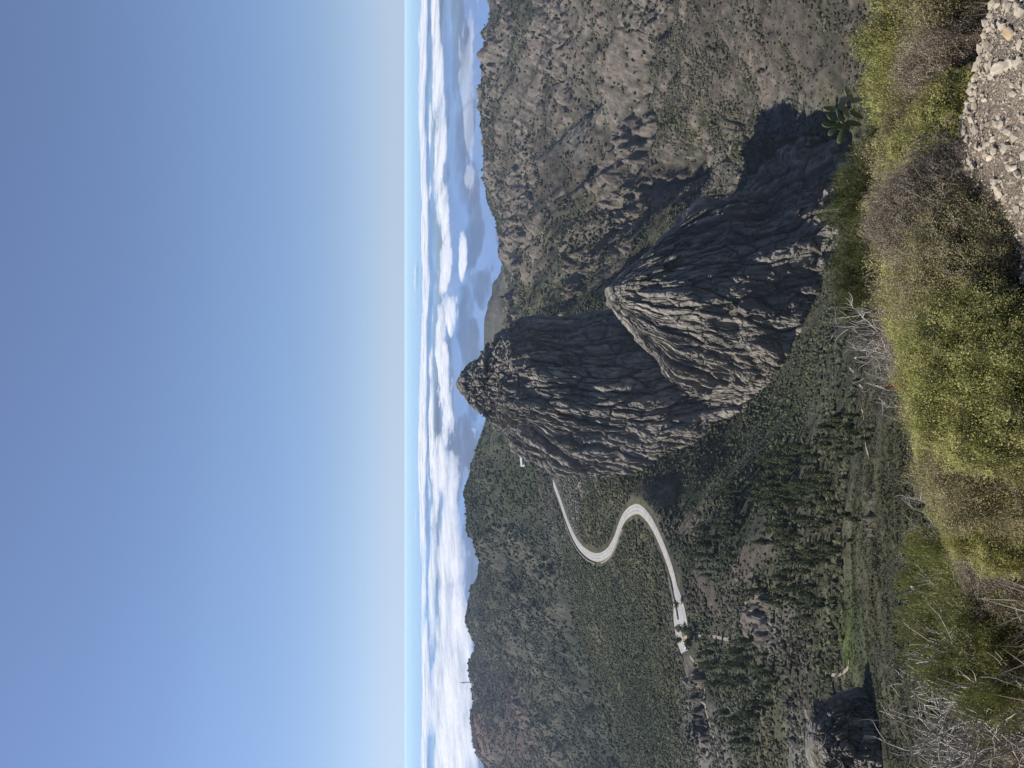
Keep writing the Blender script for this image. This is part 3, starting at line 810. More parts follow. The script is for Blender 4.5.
# which side is downhill on the bend? (test both offsets)
mid = ROAD[36:92]
sgn = 1 if height(offset_line(mid, 22)[:, 0], offset_line(mid, 22)[:, 1]).mean() < height(offset_line(mid, -22)[:, 0], offset_line(mid, -22)[:, 1]).mean() else -1
for a_, b_, lb in ((30, 62, 'low pale stone parapet along the outside of the far road bend'), (66, 92, 'low pale stone parapet between the two road bends'), (150, 176, 'low stone parapet beside the straight stretch before the lay-by')):
    Q = offset_line(ROAD[a_:b_], 4.1 * sgn)
    V, F = wall_mesh(Q)
    tag(obj('parapet_wall', mesh_np('parapet_wall', V, [F], False, [m_wall])), lb, 'parapet wall', 'parapets along the mountain road')
def path(uv, w, label, mat):
    G = ground([p[0] for p in uv], [p[1] for p in uv], 20)
    P = catmull(G, 10)
    V, F = ribbon(P, w / 2, -w / 2, 0.15, drape=True)
    tag(obj('footpath', mesh_np('footpath', V, [F], False, [mat])), label, 'footpath', kind='structure')
m_path = mat_plain('trodden_earth', (0.27, 0.235, 0.19), (0.2, 0.17, 0.14), lam=1.5)
path([(166, 743), (160, 749), (156, 754), (147, 765), (135, 780), (122, 792), (112, 806)], 0.8, 'pale footpath winding through the scrub', m_path)
path([(105, 812), (97, 822), (93, 834), (97, 846), (108, 850)], 0.6, 'footpath beside the bright grass', m_path)
path([(131, 696), (133, 706), (131, 716), (128, 730)], 1.2, 'footpath leading down from the lay-by', m_path)
path([(112, 690), (104, 694), (90, 698), (60, 706), (30, 714), (0, 722)], 1.4, 'dirt track along the crest', m_path)
path([(268, 562), (276, 572), (284, 580), (292, 590)], 1.2, 'track up the grey slope', m_path)
path([(310, 870), (360, 862), (400, 850)], 0.5, 'narrow path on the slope', m_path)
print('roads', time.time() - T0)

# ------------------------------------------------------------------ scrub covering the slopes
def icosa():
    p = (1 + 5 ** .5) / 2
    v = np.array([(-1, p, 0), (1, p, 0), (-1, -p, 0), (1, -p, 0), (0, -1, p), (0, 1, p), (0, -1, -p), (0, 1, -p), (p, 0, -1), (p, 0, 1), (-p, 0, -1), (-p, 0, 1)], float)
    f = np.array([(0, 11, 5), (0, 5, 1), (0, 1, 7), (0, 7, 10), (0, 10, 11), (1, 5, 9), (5, 11, 4), (11, 10, 2), (10, 7, 6), (7, 1, 8), (3, 9, 4), (3, 4, 2), (3, 2, 6), (3, 6, 8), (3, 8, 9), (4, 9, 5), (2, 4, 11), (6, 2, 10), (8, 6, 7), (9, 8, 1)])
    return v / np.linalg.norm(v[0]), f
ICO_V, ICO_F = icosa()
_R = Matrix.Rotation(0.55, 3, 'X'); ICO_V = ICO_V @ np.array(_R).T
ICO_F = ICO_F[np.argsort(-ICO_V[ICO_F][:, :, 2].mean(1))[:15]]
def lerp_grid(x, y, Fld):
    """look a field of the terrain sheet up at x, y"""
    a = np.degrees(np.arctan2(x, y)); r = np.hypot(x, y)
    ia = np.clip(np.searchsorted(th, a), 0, len(th) - 1); ir = np.clip(np.searchsorted(rr_, r), 0, len(rr_) - 1)
    return Fld[ir, ia]
m_scrub = mat_attr('scrub_leaves', noise_lam=0.7, var=0.5, bump=0.25, detail=3)
def scatter(name, n_, r0, r1, smin, smax, seed, label, dens_pow=1.0, cards=False):
    g = np.random.default_rng(seed)
    a = g.uniform(rad(-37), rad(37), n_)
    r = (g.uniform(0, 1, n_) * (r1 ** 2 - r0 ** 2) + r0 ** 2) ** 0.5 if dens_pow == 1 else r0 * (r1 / r0) ** g.uniform(0, 1, n_)
    x, y = np.sin(a) * r, np.cos(a) * r
    c = lerp_grid(x, y, C); slp = lerp_grid(x, y, SL); b0 = lerp_grid(x, y, BASE)
    green = (c[:, 1] - c[:, 0]) / c.sum(1)
    bright = c.sum(1)
    cl = fbm2(x, y, 22 if r1 > 200 else 8, 4, seed + 5)
    big_ = fbm2(x, y, 120, 3, seed + 8)
    pr = np.clip(0.50 + 3.0 * green - 0.9 * (bright - 0.25) + 0.7 * cl + 0.6 * big_ + 0.25 * (x < -60) - 0.3 * sstep(0.8, 1.6, slp), 0.6 if cards else 0.12, 1)
    keep = g.uniform(0, 1, n_) < pr
    m = (np.abs(x + 80) < 160) & (y > 300) & (y < 640)
    dr = np.full(n_, 99.0); dr[m] = dist_poly(x[m], y[m], ROAD)
    dl = np.full(n_, 99.0); dl[m] = dist_poly(x[m], y[m], LP)
    keep &= (dr > 6.5) & (dl > 11.5)
    x, y, r, c, cl, b0 = x[keep], y[keep], r[keep], c[keep], cl[keep], b0[keep]
    k = len(x); z = height(x, y)
    s = g.uniform(smin, smax, k) * (0.7 + 0.6 * sstep(-0.5, 0.7, cl)) * (r / r1) ** 0.35
    tall = g.uniform(0.7, 1.25, k)
    if cards:
        nb = 15
        cen = g.normal(0, 1, (k, nb, 3)); cen /= np.linalg.norm(cen, axis=2)[..., None]; cen *= g.uniform(0.35, 1, (k, nb, 1))
        cen[..., 2] = np.abs(cen[..., 2]) * 1.0
        t1 = g.normal(0, 1, (k, nb, 3)); t1 /= np.linalg.norm(t1, axis=2)[..., None]
        t2 = np.cross(t1, g.normal(0, 1, (k, nb, 3))); t2 /= np.linalg.norm(t2, axis=2)[..., None]
        q = 0.34
        vv = np.stack([cen - t1 * q, cen - t2 * q * .6, cen + t1 * q, cen + t2 * q * .6], 2)
        vv = vv * s[:, None, None, None] * np.array([1, 1, 0.9]); vv[..., 2] *= tall[:, None, None]
        vv += np.stack([x, y, z], -1)[:, None, None, :]
        Vv = vv.reshape(-1, 3); F = np.arange(len(Vv)).reshape(-1, 4); nv = nb * 4
    else:
        vv = ICO_V[None] * (1 + g.normal(0, 0.24, (k, 12, 1))) + g.normal(0, 0.10, (k, 12, 3))
        vv = vv * s[:, None, None]; vv[..., 2] *= tall[:, None]
        vv += np.stack([x, y, z + s * 0.25], -1)[:, None, :]
        Vv = vv.reshape(-1, 3); nv = 12
        F = (ICO_F[None] + (np.arange(k) * 12)[:, None, None]).reshape(-1, 3)
    b0 = b0 * (1 + 0.55 * fbm2(x, y, 260, 3, 88) * sstep(400, 800, r))[:, None].clip(0.4, 1.8)
    lum = b0 * 0.62 + np.array([0.016, 0.020, 0.009])
    lum = lum * (1 + 0.35 * g.normal(0, 1, (k, 1))).clip(0.45, 1.8)
    col = np.repeat(np.clip(lum, 0.015, 0.3), nv, axis=0)
    me = mesh_np(name, Vv, [F], False, [m_scrub], attrs={'col': col})
    print(name, k)
    return tag(obj(name, me), label, 'scrub', kind='stuff')
scatter('hillside_scrub', 90000, 12, 190, 0.16, 0.48, 1, 'low grey green scrub on the near slope', 0, True)
scatter('valley_scrub', 190000, 140, 700, 0.5, 1.3, 2, 'dense green scrub over the slopes around the rock spire')
scatter('ridge_woodland', 150000, 650, 1950, 1.2, 2.9, 3, 'dark woodland and scrub on the far ridges')
print('scrub', time.time() - T0)

# ------------------------------------------------------------------ woody things: twigs and leaves
def tubes(segs, sides=3):
    """segs: (n,8) x0 y0 z0 x1 y1 z1 r0 r1 -> tapered tubes"""
    S = np.asarray(segs, float); n_ = len(S)
    a, b = S[:, :3], S[:, 3:6]; d = b - a; d /= np.linalg.norm(d, axis=1)[:, None] + 1e-9
    h = np.where(np.abs(d[:, 2:3]) < 0.9, np.array([[0, 0, 1.0]]), np.array([[1.0, 0, 0]]))
    p = np.cross(d, h); p /= np.linalg.norm(p, axis=1)[:, None]; q = np.cross(d, p)
    t = np.arange(sides) / sides * 2 * np.pi
    ring = p[:, None] * np.cos(t)[None, :, None] + q[:, None] * np.sin(t)[None, :, None]
    V = np.stack([a[:, None] + ring * S[:, 6][:, None, None], b[:, None] + ring * S[:, 7][:, None, None]], 1).reshape(-1, 3)
    j = np.arange(sides); base = (np.arange(n_) * 2 * sides)[:, None]
    F = np.stack([base + j, base + (j + 1) % sides, base + sides + (j + 1) % sides, base + sides + j], -1).reshape(-1, 4)
    return V, F

def rnd_dir(g, k):
    d = g.normal(0, 1, (k, 3)); return d / np.linalg.norm(d, axis=1)[:, None]

def grow(g, n0, kids, lens, radii, spread, up=0.35, base_r=0.08, nseg=3, hemi=0.25, crook=0.25):
    """branching twigs from the base; returns all segments and the tips (pos, dir)"""
    d = rnd_dir(g, n0); d[:, 2] = np.abs(d[:, 2]) + hemi; d /= np.linalg.norm(d, axis=1)[:, None]
    p = np.stack([g.uniform(-base_r, base_r, n0), g.uniform(-base_r, base_r, n0), np.full(n0, -0.03)], -1)
    segs = []
    for lv in range(len(lens)):
        L = lens[lv] * g.uniform(0.65, 1.3, len(p)); nodes = []
        q = p.copy(); dd = d.copy()
        for s_ in range(nseg):
            dd = dd + g.normal(0, crook, dd.shape); dd[:, 2] += up * 0.3; dd /= np.linalg.norm(dd, axis=1)[:, None]
            e = q + dd * (L / nseg)[:, None]
            r0 = radii[lv] * (1 - 0.5 * s_ / nseg); r1 = radii[lv] * (1 - 0.5 * (s_ + 1) / nseg)
            segs.append(np.concatenate([q, e, np.full((len(q), 1), r0), np.full((len(q), 1), r1)], 1))
            nodes.append((e.copy(), dd.copy())); q = e
        if lv == len(lens) - 1:
            return np.concatenate(segs), nodes
        P, Dn = [], []
        for k in range(kids[lv]):
            src = nodes[-1] if k % 2 == 0 else nodes[g.integers(0, nseg)]
            nd = src[1] * 1.0 + rnd_dir(g, len(src[0])) * spread; nd[:, 2] += up * 0.4
            nd /= np.linalg.norm(nd, axis=1)[:, None]
            P.append(src[0]); Dn.append(nd)
        p = np.concatenate(P); d = np.concatenate(Dn)

def leaves(g, nodes, per, size, aspect=0.4, jitter=0.03, upish=0.0):
    P = np.concatenate([n_[0] for n_ in nodes]); Dn = np.concatenate([n_[1] for n_ in nodes])
    P = np.repeat(P, per, 0) + g.normal(0, jitter, (len(P) * per, 3)); Dn = np.repeat(Dn, per, 0)
    t = Dn + rnd_dir(g, len(P)) * 1.1; t[:, 2] += upish; t /= np.linalg.norm(t, axis=1)[:, None]
    w = np.cross(t, rnd_dir(g, len(P))); w /= np.linalg.norm(w, axis=1)[:, None] + 1e-9
    s = size * g.uniform(0.6, 1.4, (len(P), 1))
    V = np.stack([P, P + t * s * .45 + w * s * aspect * .5, P + t * s, P + t * s * .45 - w * s * aspect * .5], 1).reshape(-1, 3)
    return V, np.arange(len(V)).reshape(-1, 4)

m_leaf_gold = mat_plain('gold_green_leaves', (0.25, 0.26, 0.07), (0.42, 0.39, 0.15), lam=0.12, rough=0.6, random=0.18, translucent=0.35)
m_leaf_olive = mat_plain('olive_leaves', (0.23, 0.215, 0.085), (0.34, 0.29, 0.16), lam=0.12, rough=0.7, random=0.2, translucent=0.3)
m_leaf_dry = mat_plain('dry_brown_leaves', (0.26, 0.21, 0.15), (0.38, 0.33, 0.25), lam=0.15, rough=0.8, random=0.2, translucent=0.2)
m_leaf_heath = mat_plain('heath_needles', (0.125, 0.155, 0.04), (0.27, 0.27, 0.085), lam=0.15, rough=0.6, random=0.15, translucent=0.25)
m_twig = mat_plain('brown_twigs', (0.18, 0.145, 0.11), (0.30, 0.25, 0.20), lam=0.1, rough=0.9, random=0.2)
m_dead = mat_plain('bleached_dead_wood', (0.42, 0.39, 0.35), (0.25, 0.22, 0.19), lam=0.12, rough=0.85)
m_bark = mat_plain('dark_bark', (0.06, 0.05, 0.04), (0.13, 0.10, 0.08), lam=0.3, rough=0.95, bump=0.02)

def shrub_kind(seed, n0, kids, lens, radii, spread, leafspec, up=0.35, base_r=0.08, hemi=0.25):
    g = np.random.default_rng(seed)
    segs, nodes = grow(g, n0, kids, lens, radii, spread, up, base_r, 3, hemi)
    tv, tf = tubes(segs)
    lv, lf = leaves(g, nodes, *leafspec)
    top = np.percentile(lv[:, 2], 99); rx = np.percentile(np.hypot(lv[:, 0], lv[:, 1]), 96)
    sc = np.array([1 / rx, 1 / rx, 1 / top])                   # unit shrub: radius 1, height 1
    def rounder(v):
        v = v * sc
        if seed == 5: return v
        c_ = np.array([0, 0, 0.30]); q_ = (v - c_) / np.array([1, 1, 0.70]); rho = np.linalg.norm(q_, axis=1)[:, None] + 1e-6
        dd_ = q_ / rho; lump = (1 + 0.35 * noise3(dd_[:, 0] * 2.6 + seed, dd_[:, 1] * 2.6, dd_[:, 2] * 2.6, 7) + 0.2 * noise3(dd_[:, 0] * 6, dd_[:, 1] * 6, dd_[:, 2] * 6 + seed, 8))[:, None]
        f_ = np.where(v[:, 2:3] > 0.05, np.minimum((rho / lump) ** 0.78, 1.0 + 0.35 * (rho / lump - 1)) * lump, rho) / rho
        return c_ + q_ * f_ * np.array([1, 1, 0.70])
    return (rounder(tv), tf), (rounder(lv), lf)
KINDS = {}
# name: (seed, stems, children per level, lengths, radii, spread, (leaves per node, size, aspect, jitter))
for nm, args, lm in (
        ('golden', (1, 26, (6, 6, 4), (0.34, 0.24, 0.16, 0.09), (0.009, 0.005, 0.0028, 0.0016), 0.75, (11, 0.0135, 0.6, 0.022)), m_leaf_gold),
        ('golden2', (2, 30, (6, 5, 4), (0.30, 0.26, 0.17, 0.10), (0.009, 0.005, 0.0028, 0.0016), 0.8, (11, 0.0125, 0.6, 0.024)), m_leaf_gold),
        ('olive', (3, 28, (6, 6, 4), (0.32, 0.25, 0.16, 0.10), (0.009, 0.005, 0.0028, 0.0016), 0.8, (8, 0.012, 0.55, 0.022)), m_leaf_olive),
        ('dry', (4, 30, (6, 6, 4), (0.32, 0.26, 0.18, 0.12), (0.008, 0.005, 0.003, 0.0020), 0.85, (3, 0.012, 0.45, 0.018)), m_leaf_dry),
        ('heath', (5, 16, (6, 6, 5), (0.42, 0.28, 0.17, 0.12), (0.014, 0.007, 0.0035, 0.002), 0.6, (6, 0.024, 0.24, 0.014, 0.5)), m_leaf_heath)):
    (tv, tf), (lv, lf) = shrub_kind(*args)
    KINDS[nm] = (mesh_np(nm + '_twigs', tv, [tf], False, [m_twig]), mesh_np(nm + '_leaves', lv, [lf], False, [lm]))
print('shrub kinds', time.time() - T0)
rs = np.random.default_rng(5)
def shrub(kind, u, v, D, R, label, name='shrub', group='shrubs on the bank below the path', hmul=1.0, cat='shrub'):
    """crown top seen at (u, v) at forward distance D; radius R metres"""
    P = pix(u, v, D); gz = float(height(np.array([P[0]]), np.array([P[1]]))[0])
    h = max(0.35, (P[2] - gz)) * hmul
    rt = empty(name, (P[0], P[1], gz - 0.02), rs.uniform(0, 6.28))
    tag(rt, label, cat, group)
    for part, me in (('twigs', KINDS[kind][0]), ('foliage', KINDS[kind][1])):
        o = obj(part, me, rt); o.scale = (R, R * rs.uniform(0.9, 1.1), h)
    return rt

# u, v of the crown top, distance, radius, kind, label
SHRUBS = [
    (735, 858, 4.4, .62, 'golden', 'yellow green leafy shrub at the far right edge of the bank'),
    (690, 862, 4.0, .50, 'golden2', 'yellow green shrub behind the big olive bush near the path'),
    (752, 905, 3.0, .42, 'olive', 'olive brown shrub at the right edge beside the gravel'),
    (648, 882, 3.0, .42, 'olive', 'big rounded olive bush standing at the gravel edge'),
    (612, 905, 2.75, .34, 'golden', 'low green bush leaning onto the gravel below the big olive bush'),
    (705, 900, 2.9, .30, 'dry', 'brown twiggy bush between the olive bush and the right edge'),
    (600, 868, 4.6, .60, 'olive', 'olive shrub on the bank under the prickly pear'),
    (560, 876, 4.3, .62, 'olive', 'olive brown shrub left of the prickly pear'),
    (540, 905, 3.1, .46, 'olive', 'olive brown bush beside the pointed end of the gravel'),
    (505, 884, 4.4, .60, 'olive', 'olive shrub right of the dead grey branches'),
    (470, 900, 3.6, .50, 'golden2', 'gold green bush in the middle of the bank'),
    (520, 935, 2.7, .36, 'golden', 'gold green bush just left of the gravel end'),
    (440, 893, 4.8, .58, 'dry', 'pale dry shrub at the foot of the dead grey branches'),
    (455, 945, 2.6, .36, 'golden', 'bright gold green bush near the bottom of the view'),
    (400, 948, 2.5, .36, 'olive', 'olive leafy bush left of the middle at the bottom'),
    (350, 958, 2.5, .34, 'golden', 'bright gold green bush at the bottom left of the middle'),
    (405, 912, 3.9, .52, 'olive', 'olive shrub below the red leaved sprig'),
    (368, 918, 4.6, .56, 'olive', 'olive shrub left of the red leaved sprig'),
    (330, 925, 4.2, .50, 'dry', 'grey dry shrub on the left part of the bank'),
    (345, 938, 3.2, .40, 'golden', 'gold green bush between an olive and a grey shrub'),
    (300, 940, 3.6, .46, 'golden', 'yellow green bush on the left part of the bank'),
    (290, 962, 2.8, .36, 'golden2', 'strong yellow bush at the lower left of the bank'),
    (262, 940, 4.4, .44, 'dry', 'grey twiggy shrub right of the dark green heath'),
    (238, 958, 3.1, .36, 'golden2', 'yellow green bush beside the dark green heath'),
    (255, 1002, 2.5, .24, 'golden', 'yellow green bush at the bottom beside the heath'),
    (560, 955, 2.35, .26, 'dry', 'small dry bush touching the end of the gravel'),
    (490, 970, 2.2, .30, 'olive', 'olive bush at the very bottom of the view'),
    (310, 985, 2.3, .28, 'olive', 'olive bush at the very bottom on the left'),
    (185, 915, 6.0, .55, 'heath', 'dark green heath bush highest of the group on the left'),
    (150, 925, 5.2, .62, 'heath', 'dark green heath bush beside the bleached dead branches'),
    (110, 930, 4.6, .52, 'heath', 'upright dark green heath bush at the left'),
    (178, 942, 3.6, .48, 'heath', 'broad dark green heath bush low on the left'),
    (130, 945, 3.0, .46, 'heath', 'nearest dark green heath bush on the left'),
    (95, 960, 3.6, .40, 'heath', 'olive tinged heath bush behind the dead branches'),
    (60, 985, 3.4, .45, 'dry', 'brown bush under the bleached dead branches'),
    (15, 975, 3.6, .50, 'dry', 'brown bush in the bottom left corner'),
    (200, 985, 2.9, .34, 'dry', 'small dry bush under the heath'),
    (430, 985, 2.1, .28, 'golden2', 'gold green bush cut by the bottom of the view'),
    (380, 990, 2.1, .26, 'golden', 'yellow green bush cut by the bottom of the view'),
    (660, 870, 3.6, .40, 'golden', 'gold green bush behind the crown of the big olive bush'),
]
for (u, v, D, R, kind, lb) in SHRUBS:
    if u > 590 and v < 900: v += 11
    shrub(kind, u, v, D, R, lb, name='heath_shrub' if kind == 'heath' else 'shrub', group='heath bushes on the bank' if kind == 'heath' else 'shrubs on the bank below the path')
m_heath_dark = mat_plain('dark_heath_needles', (0.045, 0.065, 0.018), (0.12, 0.14, 0.035), lam=0.10, rough=0.6, random=0.2, translucent=0.2)
HEATH_CROWN = KINDS['heath'][1].copy(); HEATH_CROWN.name = 'heath_crown'; HEATH_CROWN.materials.clear(); HEATH_CROWN.materials.append(m_heath_dark)
# tree heaths just beyond the edge of the bank
def tree_heath(u, v, D, R, hh, label, seed):
    P = pix(u, v, D); gz = float(height(np.array([P[0]]), np.array([P[1]]))[0])
    rt = empty('tree_heath', (P[0], P[1], gz), rs.uniform(0, 6.28)); tag(rt, label, 'tree', 'dark tree heaths beyond the bank')
    H = P[2] - gz
    g = np.random.default_rng(seed)
    pts = [np.array([0, 0, -0.1])]; segs = []
    for i in range(5):
        nxt = pts[-1] + np.array([g.normal(0, .10), g.normal(0, .10), H * 0.14]); segs.append([*pts[-1], *nxt, 0.09 - 0.01 * i, 0.08 - 0.01 * i]); pts.append(nxt)
    top = pts[-1]
    for k in range(9):
        a = g.uniform(0, 6.28); e = top + np.array([math.cos(a) * R * .6, math.sin(a) * R * .6, g.uniform(0, .3) * H]); segs.append([*pts[g.integers(3, 6)], *e, .035, .012])
    tv, tf = tubes(segs, 6)
    obj('trunk', mesh_np('trunk', tv, [tf], True, [m_bark]), rt)
    o = obj('crown', HEATH_CROWN, rt); o.location = (0, 0, H * 0.45); o.scale = (R, R, H * 0.55)
    o2 = obj('branches', KINDS['heath'][0], rt); o2.location = (0, 0, H * 0.45); o2.scale = (R, R, H * 0.55)
for i, a in enumerate([(583, 838, 13, 1.0, 2, 'dark tree heath just left of the prickly pear'), (560, 846, 12, .85, 2, 'rounder tree heath behind the edge of the bank'),
                       (535, 850, 11.5, .7, 2, 'small tree heath in front of the rock buttress foot'), (500, 842, 12.5, .8, 2, 'dark tree heath right of the dead grey branches'),
                       (474, 846, 12, .75, 2, 'dark tree heath behind the dead grey branches'), (455, 858, 10.5, .5, 2, 'lowest tree heath behind the dead grey branches')]):
    tree_heath(*a, 70 + i)

# dead bleached shrubs
def dead_shrub(u, v, D, H, spread, label, seed, n0=5, lens=(0.4, 0.3, 0.22, 0.15)):
    P = pix(u, v, D); gz = float(height(np.array([P[0]]), np.array([P[1]]))[0])
    g = np.random.default_rng(seed)
    segs, nodes = grow(g, n0, (4, 3, 3), lens, (0.016, 0.009, 0.0055, 0.0032), 0.8, 0.25, 0.06, 5, 0.15, 0.28)
    tv, tf = tubes(segs, 5)
    sc = (P[2] - gz) / np.percentile(tv[:, 2], 98)
    tv = tv * np.array([spread, spread, sc])
    o = obj('dead_shrub', mesh_np('dead_shrub', tv, [tf], True, [m_dead])); o.location = (P[0], P[1], gz)
    tag(o, label, 'dead shrub', 'bleached dead shrubs')
for i, a in enumerate([(48, 925, 4.2, 1, 1.2, 'largest bleached dead shrub in the bottom left corner', 3, 9), (15, 940, 3.6, 1, 1.1, 'bleached dead shrub at the left edge', 4, 8), (75, 940, 3.9, 1, 1.0, 'bleached dead shrub beside the heath', 5, 7),
                       (30, 965, 2.9, 1, 0.8, 'nearest bleached dead shrub low in the left corner', 9, 7),
                       (425, 862, 6.2, 1, 1.1, 'grey dead branches sticking up over the middle of the bank', 6, 8), (395, 872, 6.0, 1, 1.0, 'grey dead branches left of the tallest dead ones', 7, 6), (455, 868, 7.0, 1, .9, 'grey dead branches before the tree heaths', 8, 6),
                       (268, 912, 7.5, 1, 1.2, 'grey dead shrub above the left part of the bank', 10, 7), (215, 915, 7.5, 1, 1.0, 'grey dead shrub right of the heath bushes', 11, 6)]):
    dead_shrub(*a)
# red leaved sprig
g = np.random.default_rng(77)
m_red = mat_plain('red_leaves', (0.28, 0.05, 0.025), (0.35, 0.12, 0.05), lam=0.05, rough=0.6, translucent=0.3)
segs, nodes = grow(g, 5, (3, 3), (0.25, 0.14, 0.08), (0.006, 0.004, 0.002), 0.7)
tv, tf = tubes(segs); lv, lf = leaves(g, nodes, 5, 0.022, 0.6, 0.012)
P = pix(408, 905, 3.75); rt = empty('red_sprig', (P[0], P[1], P[2] - 0.42)); tag(rt, 'sprig of small red leaves among the olive shrubs', 'plant')
o = obj('stem', mesh_np('stem', tv, [tf], False, [m_twig]), rt); o = obj('leaves', mesh_np('leaves', lv, [lf], False, [m_red]), rt)
print('foreground shrubs', time.time() - T0)

# ------------------------------------------------------------------ prickly pear
m_pad = mat_plain('cactus_pad', (0.075, 0.11, 0.045), (0.13, 0.16, 0.07), lam=0.2, rough=0.5, bump=0.004, spec=0.4)
m_pad2 = mat_plain('pale_cactus_pad', (0.24, 0.26, 0.16), (0.17, 0.20, 0.12), lam=0.2, rough=0.55)
def pad(center, length, width, dirv, face, mat, parent):
    """flat egg-shaped pad with rounded rim"""
    d = np.array(dirv, float); d /= np.linalg.norm(d); f = np.array(face, float); f -= d * (f @ d); f /= np.linalg.norm(f); w = np.cross(d, f)
    nu, nv_ = 16, 7
    t = np.linspace(0, 2 * np.pi, nu, endpoint=False); V = []
    for s_ in np.linspace(-1, 1, nv_):
        rr = math.sqrt(max(0.0, 1 - s_ * s_)) ** 0.5 if abs(s_) < 1 else 0.02
        for a in t:
            l = -math.cos(a); ww = math.sin(a) * (0.82 + 0.18 * l)
            V.append(np.array(center) + d * (length / 2) * l * rr + w * (width / 2) * ww * rr + f * s_ * 0.012)
    F = grid_faces(nv_, nu, True)
    me = mesh_np('pad', np.array(V), [F, np.array([list(range(nu))[::-1]]), np.array([[nu * (nv_ - 1) + i for i in range(nu)]])], True, [mat])
    return obj('pad', me, parent)
P0 = pix(642, 843, 10.5); gz = float(height(np.array([P0[0]]), np.array([P0[1]]))[0])
cac = empty('prickly_pear', (P0[0], P0[1], gz)); tag(cac, 'prickly pear cactus with dark oval pads at the edge of the bank', 'cactus')
Hc = P0[2] - gz
tv, tf = tubes([[0, 0, -0.05, 0.02, 0, Hc * .5, .06, .05], [0.02, 0, Hc * .5, -0.02, 0, Hc * .78, .05, .045]], 8)
obj('stem', mesh_np('stem', tv, [tf], True, [m_pad]), cac)
for (x, z, l, w, dx, dz, fy, m_) in ((0, 0.02, .34, .19, 0, 1, 0, m_pad), (.02, .27, .30, .16, -.05, 1, .1, m_pad), (-.17, .03, .34, .15, -1, .35, .2, m_pad), (.18, .06, .32, .15, 1, .25, .3, m_pad), (-.10, .21, .26, .14, -.7, .7, .5, m_pad), (.13, .24, .24, .13, .7, .8, .4, m_pad),
                                (.26, -.02, .30, .17, .9, .5, .8, m_pad2), (.40, .05, .28, .16, .8, -.2, .9, m_pad2), (.05, -.20, .32, .19, .1, 1, .3, m_pad), (.56, -.10, .34, .18, .9, .4, .9, m_pad2), (.30, .30, .22, .12, .3, 1, .2, m_pad), (.50, -.28, .30, .18, -.2, 1, .5, m_pad2), (.22, -.26, .3, .18, .5, 1, .4, m_pad)):
    x, z, l, w = x * .78, z * .78, l * .78, w * .78
    pad((x, -0.04 * fy, Hc + z), l, w, (dx, 0.1, dz), (0.15 + fy, -1, 0.15), m_, cac)

# ------------------------------------------------------------------ stones and gravel on the path
m_stone = mat_plain('pale_stone', (0.46, 0.40, 0.31), (0.33, 0.28, 0.215), lam=0.05, rough=0.9, bump=0.003, random=0.25)
m_stone2 = mat_plain('rusty_stone', (0.40, 0.29, 0.15), (0.30, 0.26, 0.21), lam=0.05, rough=0.9, bump=0.003)
def stones_mesh(name, pos, size, g, mat, sub=1):
    k = len(pos)
    vv = ICO0_V[None] * (1 + g.normal(0, 0.22, (k, 12, 1))) * g.uniform(0.45, 1.15, (k, 1, 3))
    a = g.uniform(0, 6.28, k); c, s = np.cos(a)[:, None], np.sin(a)[:, None]
    x = vv[..., 0] * c - vv[..., 1] * s; y = vv[..., 0] * s + vv[..., 1] * c
    vv = np.stack([x, y, vv[..., 2] * 0.6], -1) * size[:, None, None] + pos[:, None, :]
    F = (ICO0_F[None] + (np.arange(k) * 12)[:, None, None]).reshape(-1, 3)
    return mesh_np(name, vv.reshape(-1, 3), [F], False, [mat])
ICO0_V, ICO0_F = icosa()
g = np.random.default_rng(21)
k = 24000
a = g.uniform(rad(4), rad(34), k); r = g.uniform(1.3, 3.2, k)
x, y = np.sin(a) * r, np.cos(a) * r
z = height(x, y); keep = z > -2.02 - 0.15 * g.uniform(0, 1, k) ** 2
x, y, z = x[keep], y[keep], z[keep]
sz = 0.0017 * (1 + g.pareto(1.8, len(x))).clip(1, 10)
tag(obj('gravel', stones_mesh('gravel', np.stack([x, y, z + sz * 0.25], -1), sz, g, m_stone)), 'pale angular gravel scattered on the path', 'gravel', kind='stuff')
STONES = [(628, 942, .052, 'largest flat pale stone on the gravel', 1), (642, 948, .030, 'dark stone touching the largest flat stone', 0), (592, 958, .038, 'grey stone with a sharp shadow left of the largest stone', 0), (745, 925, .050, 'rust tinged stone at the top edge of the gravel', 1),
          (700, 1000, .042, 'long pale stone near the bottom right', 0), (735, 1010, .035, 'yellowish stone in the bottom right corner', 1), (548, 962, .042, 'pale block at the lower left tip of the gravel', 0), (560, 985, .024, 'small angular stone near the tip of the gravel', 0),
          (575, 1000, .030, 'wedge shaped stone low on the left of the gravel', 0), (610, 990, .020, 'small pale stone below the largest stone', 0), (668, 985, .018, 'small stone in the middle of the gravel', 0), (760, 965, .026, 'square stone at the right edge', 0),
          (600, 1015, .024, 'stone at the bottom of the gravel', 0), (660, 940, .020, 'stone under the edge of the olive bush', 0), (535, 990, .026, 'stone half hidden by bushes at the left of the gravel', 0), (715, 955, .022, 'pale stone in the upper part of the gravel', 0)]
G = ground([s_[0] for s_ in STONES], [s_[1] for s_ in STONES], 1.0, 8.0)
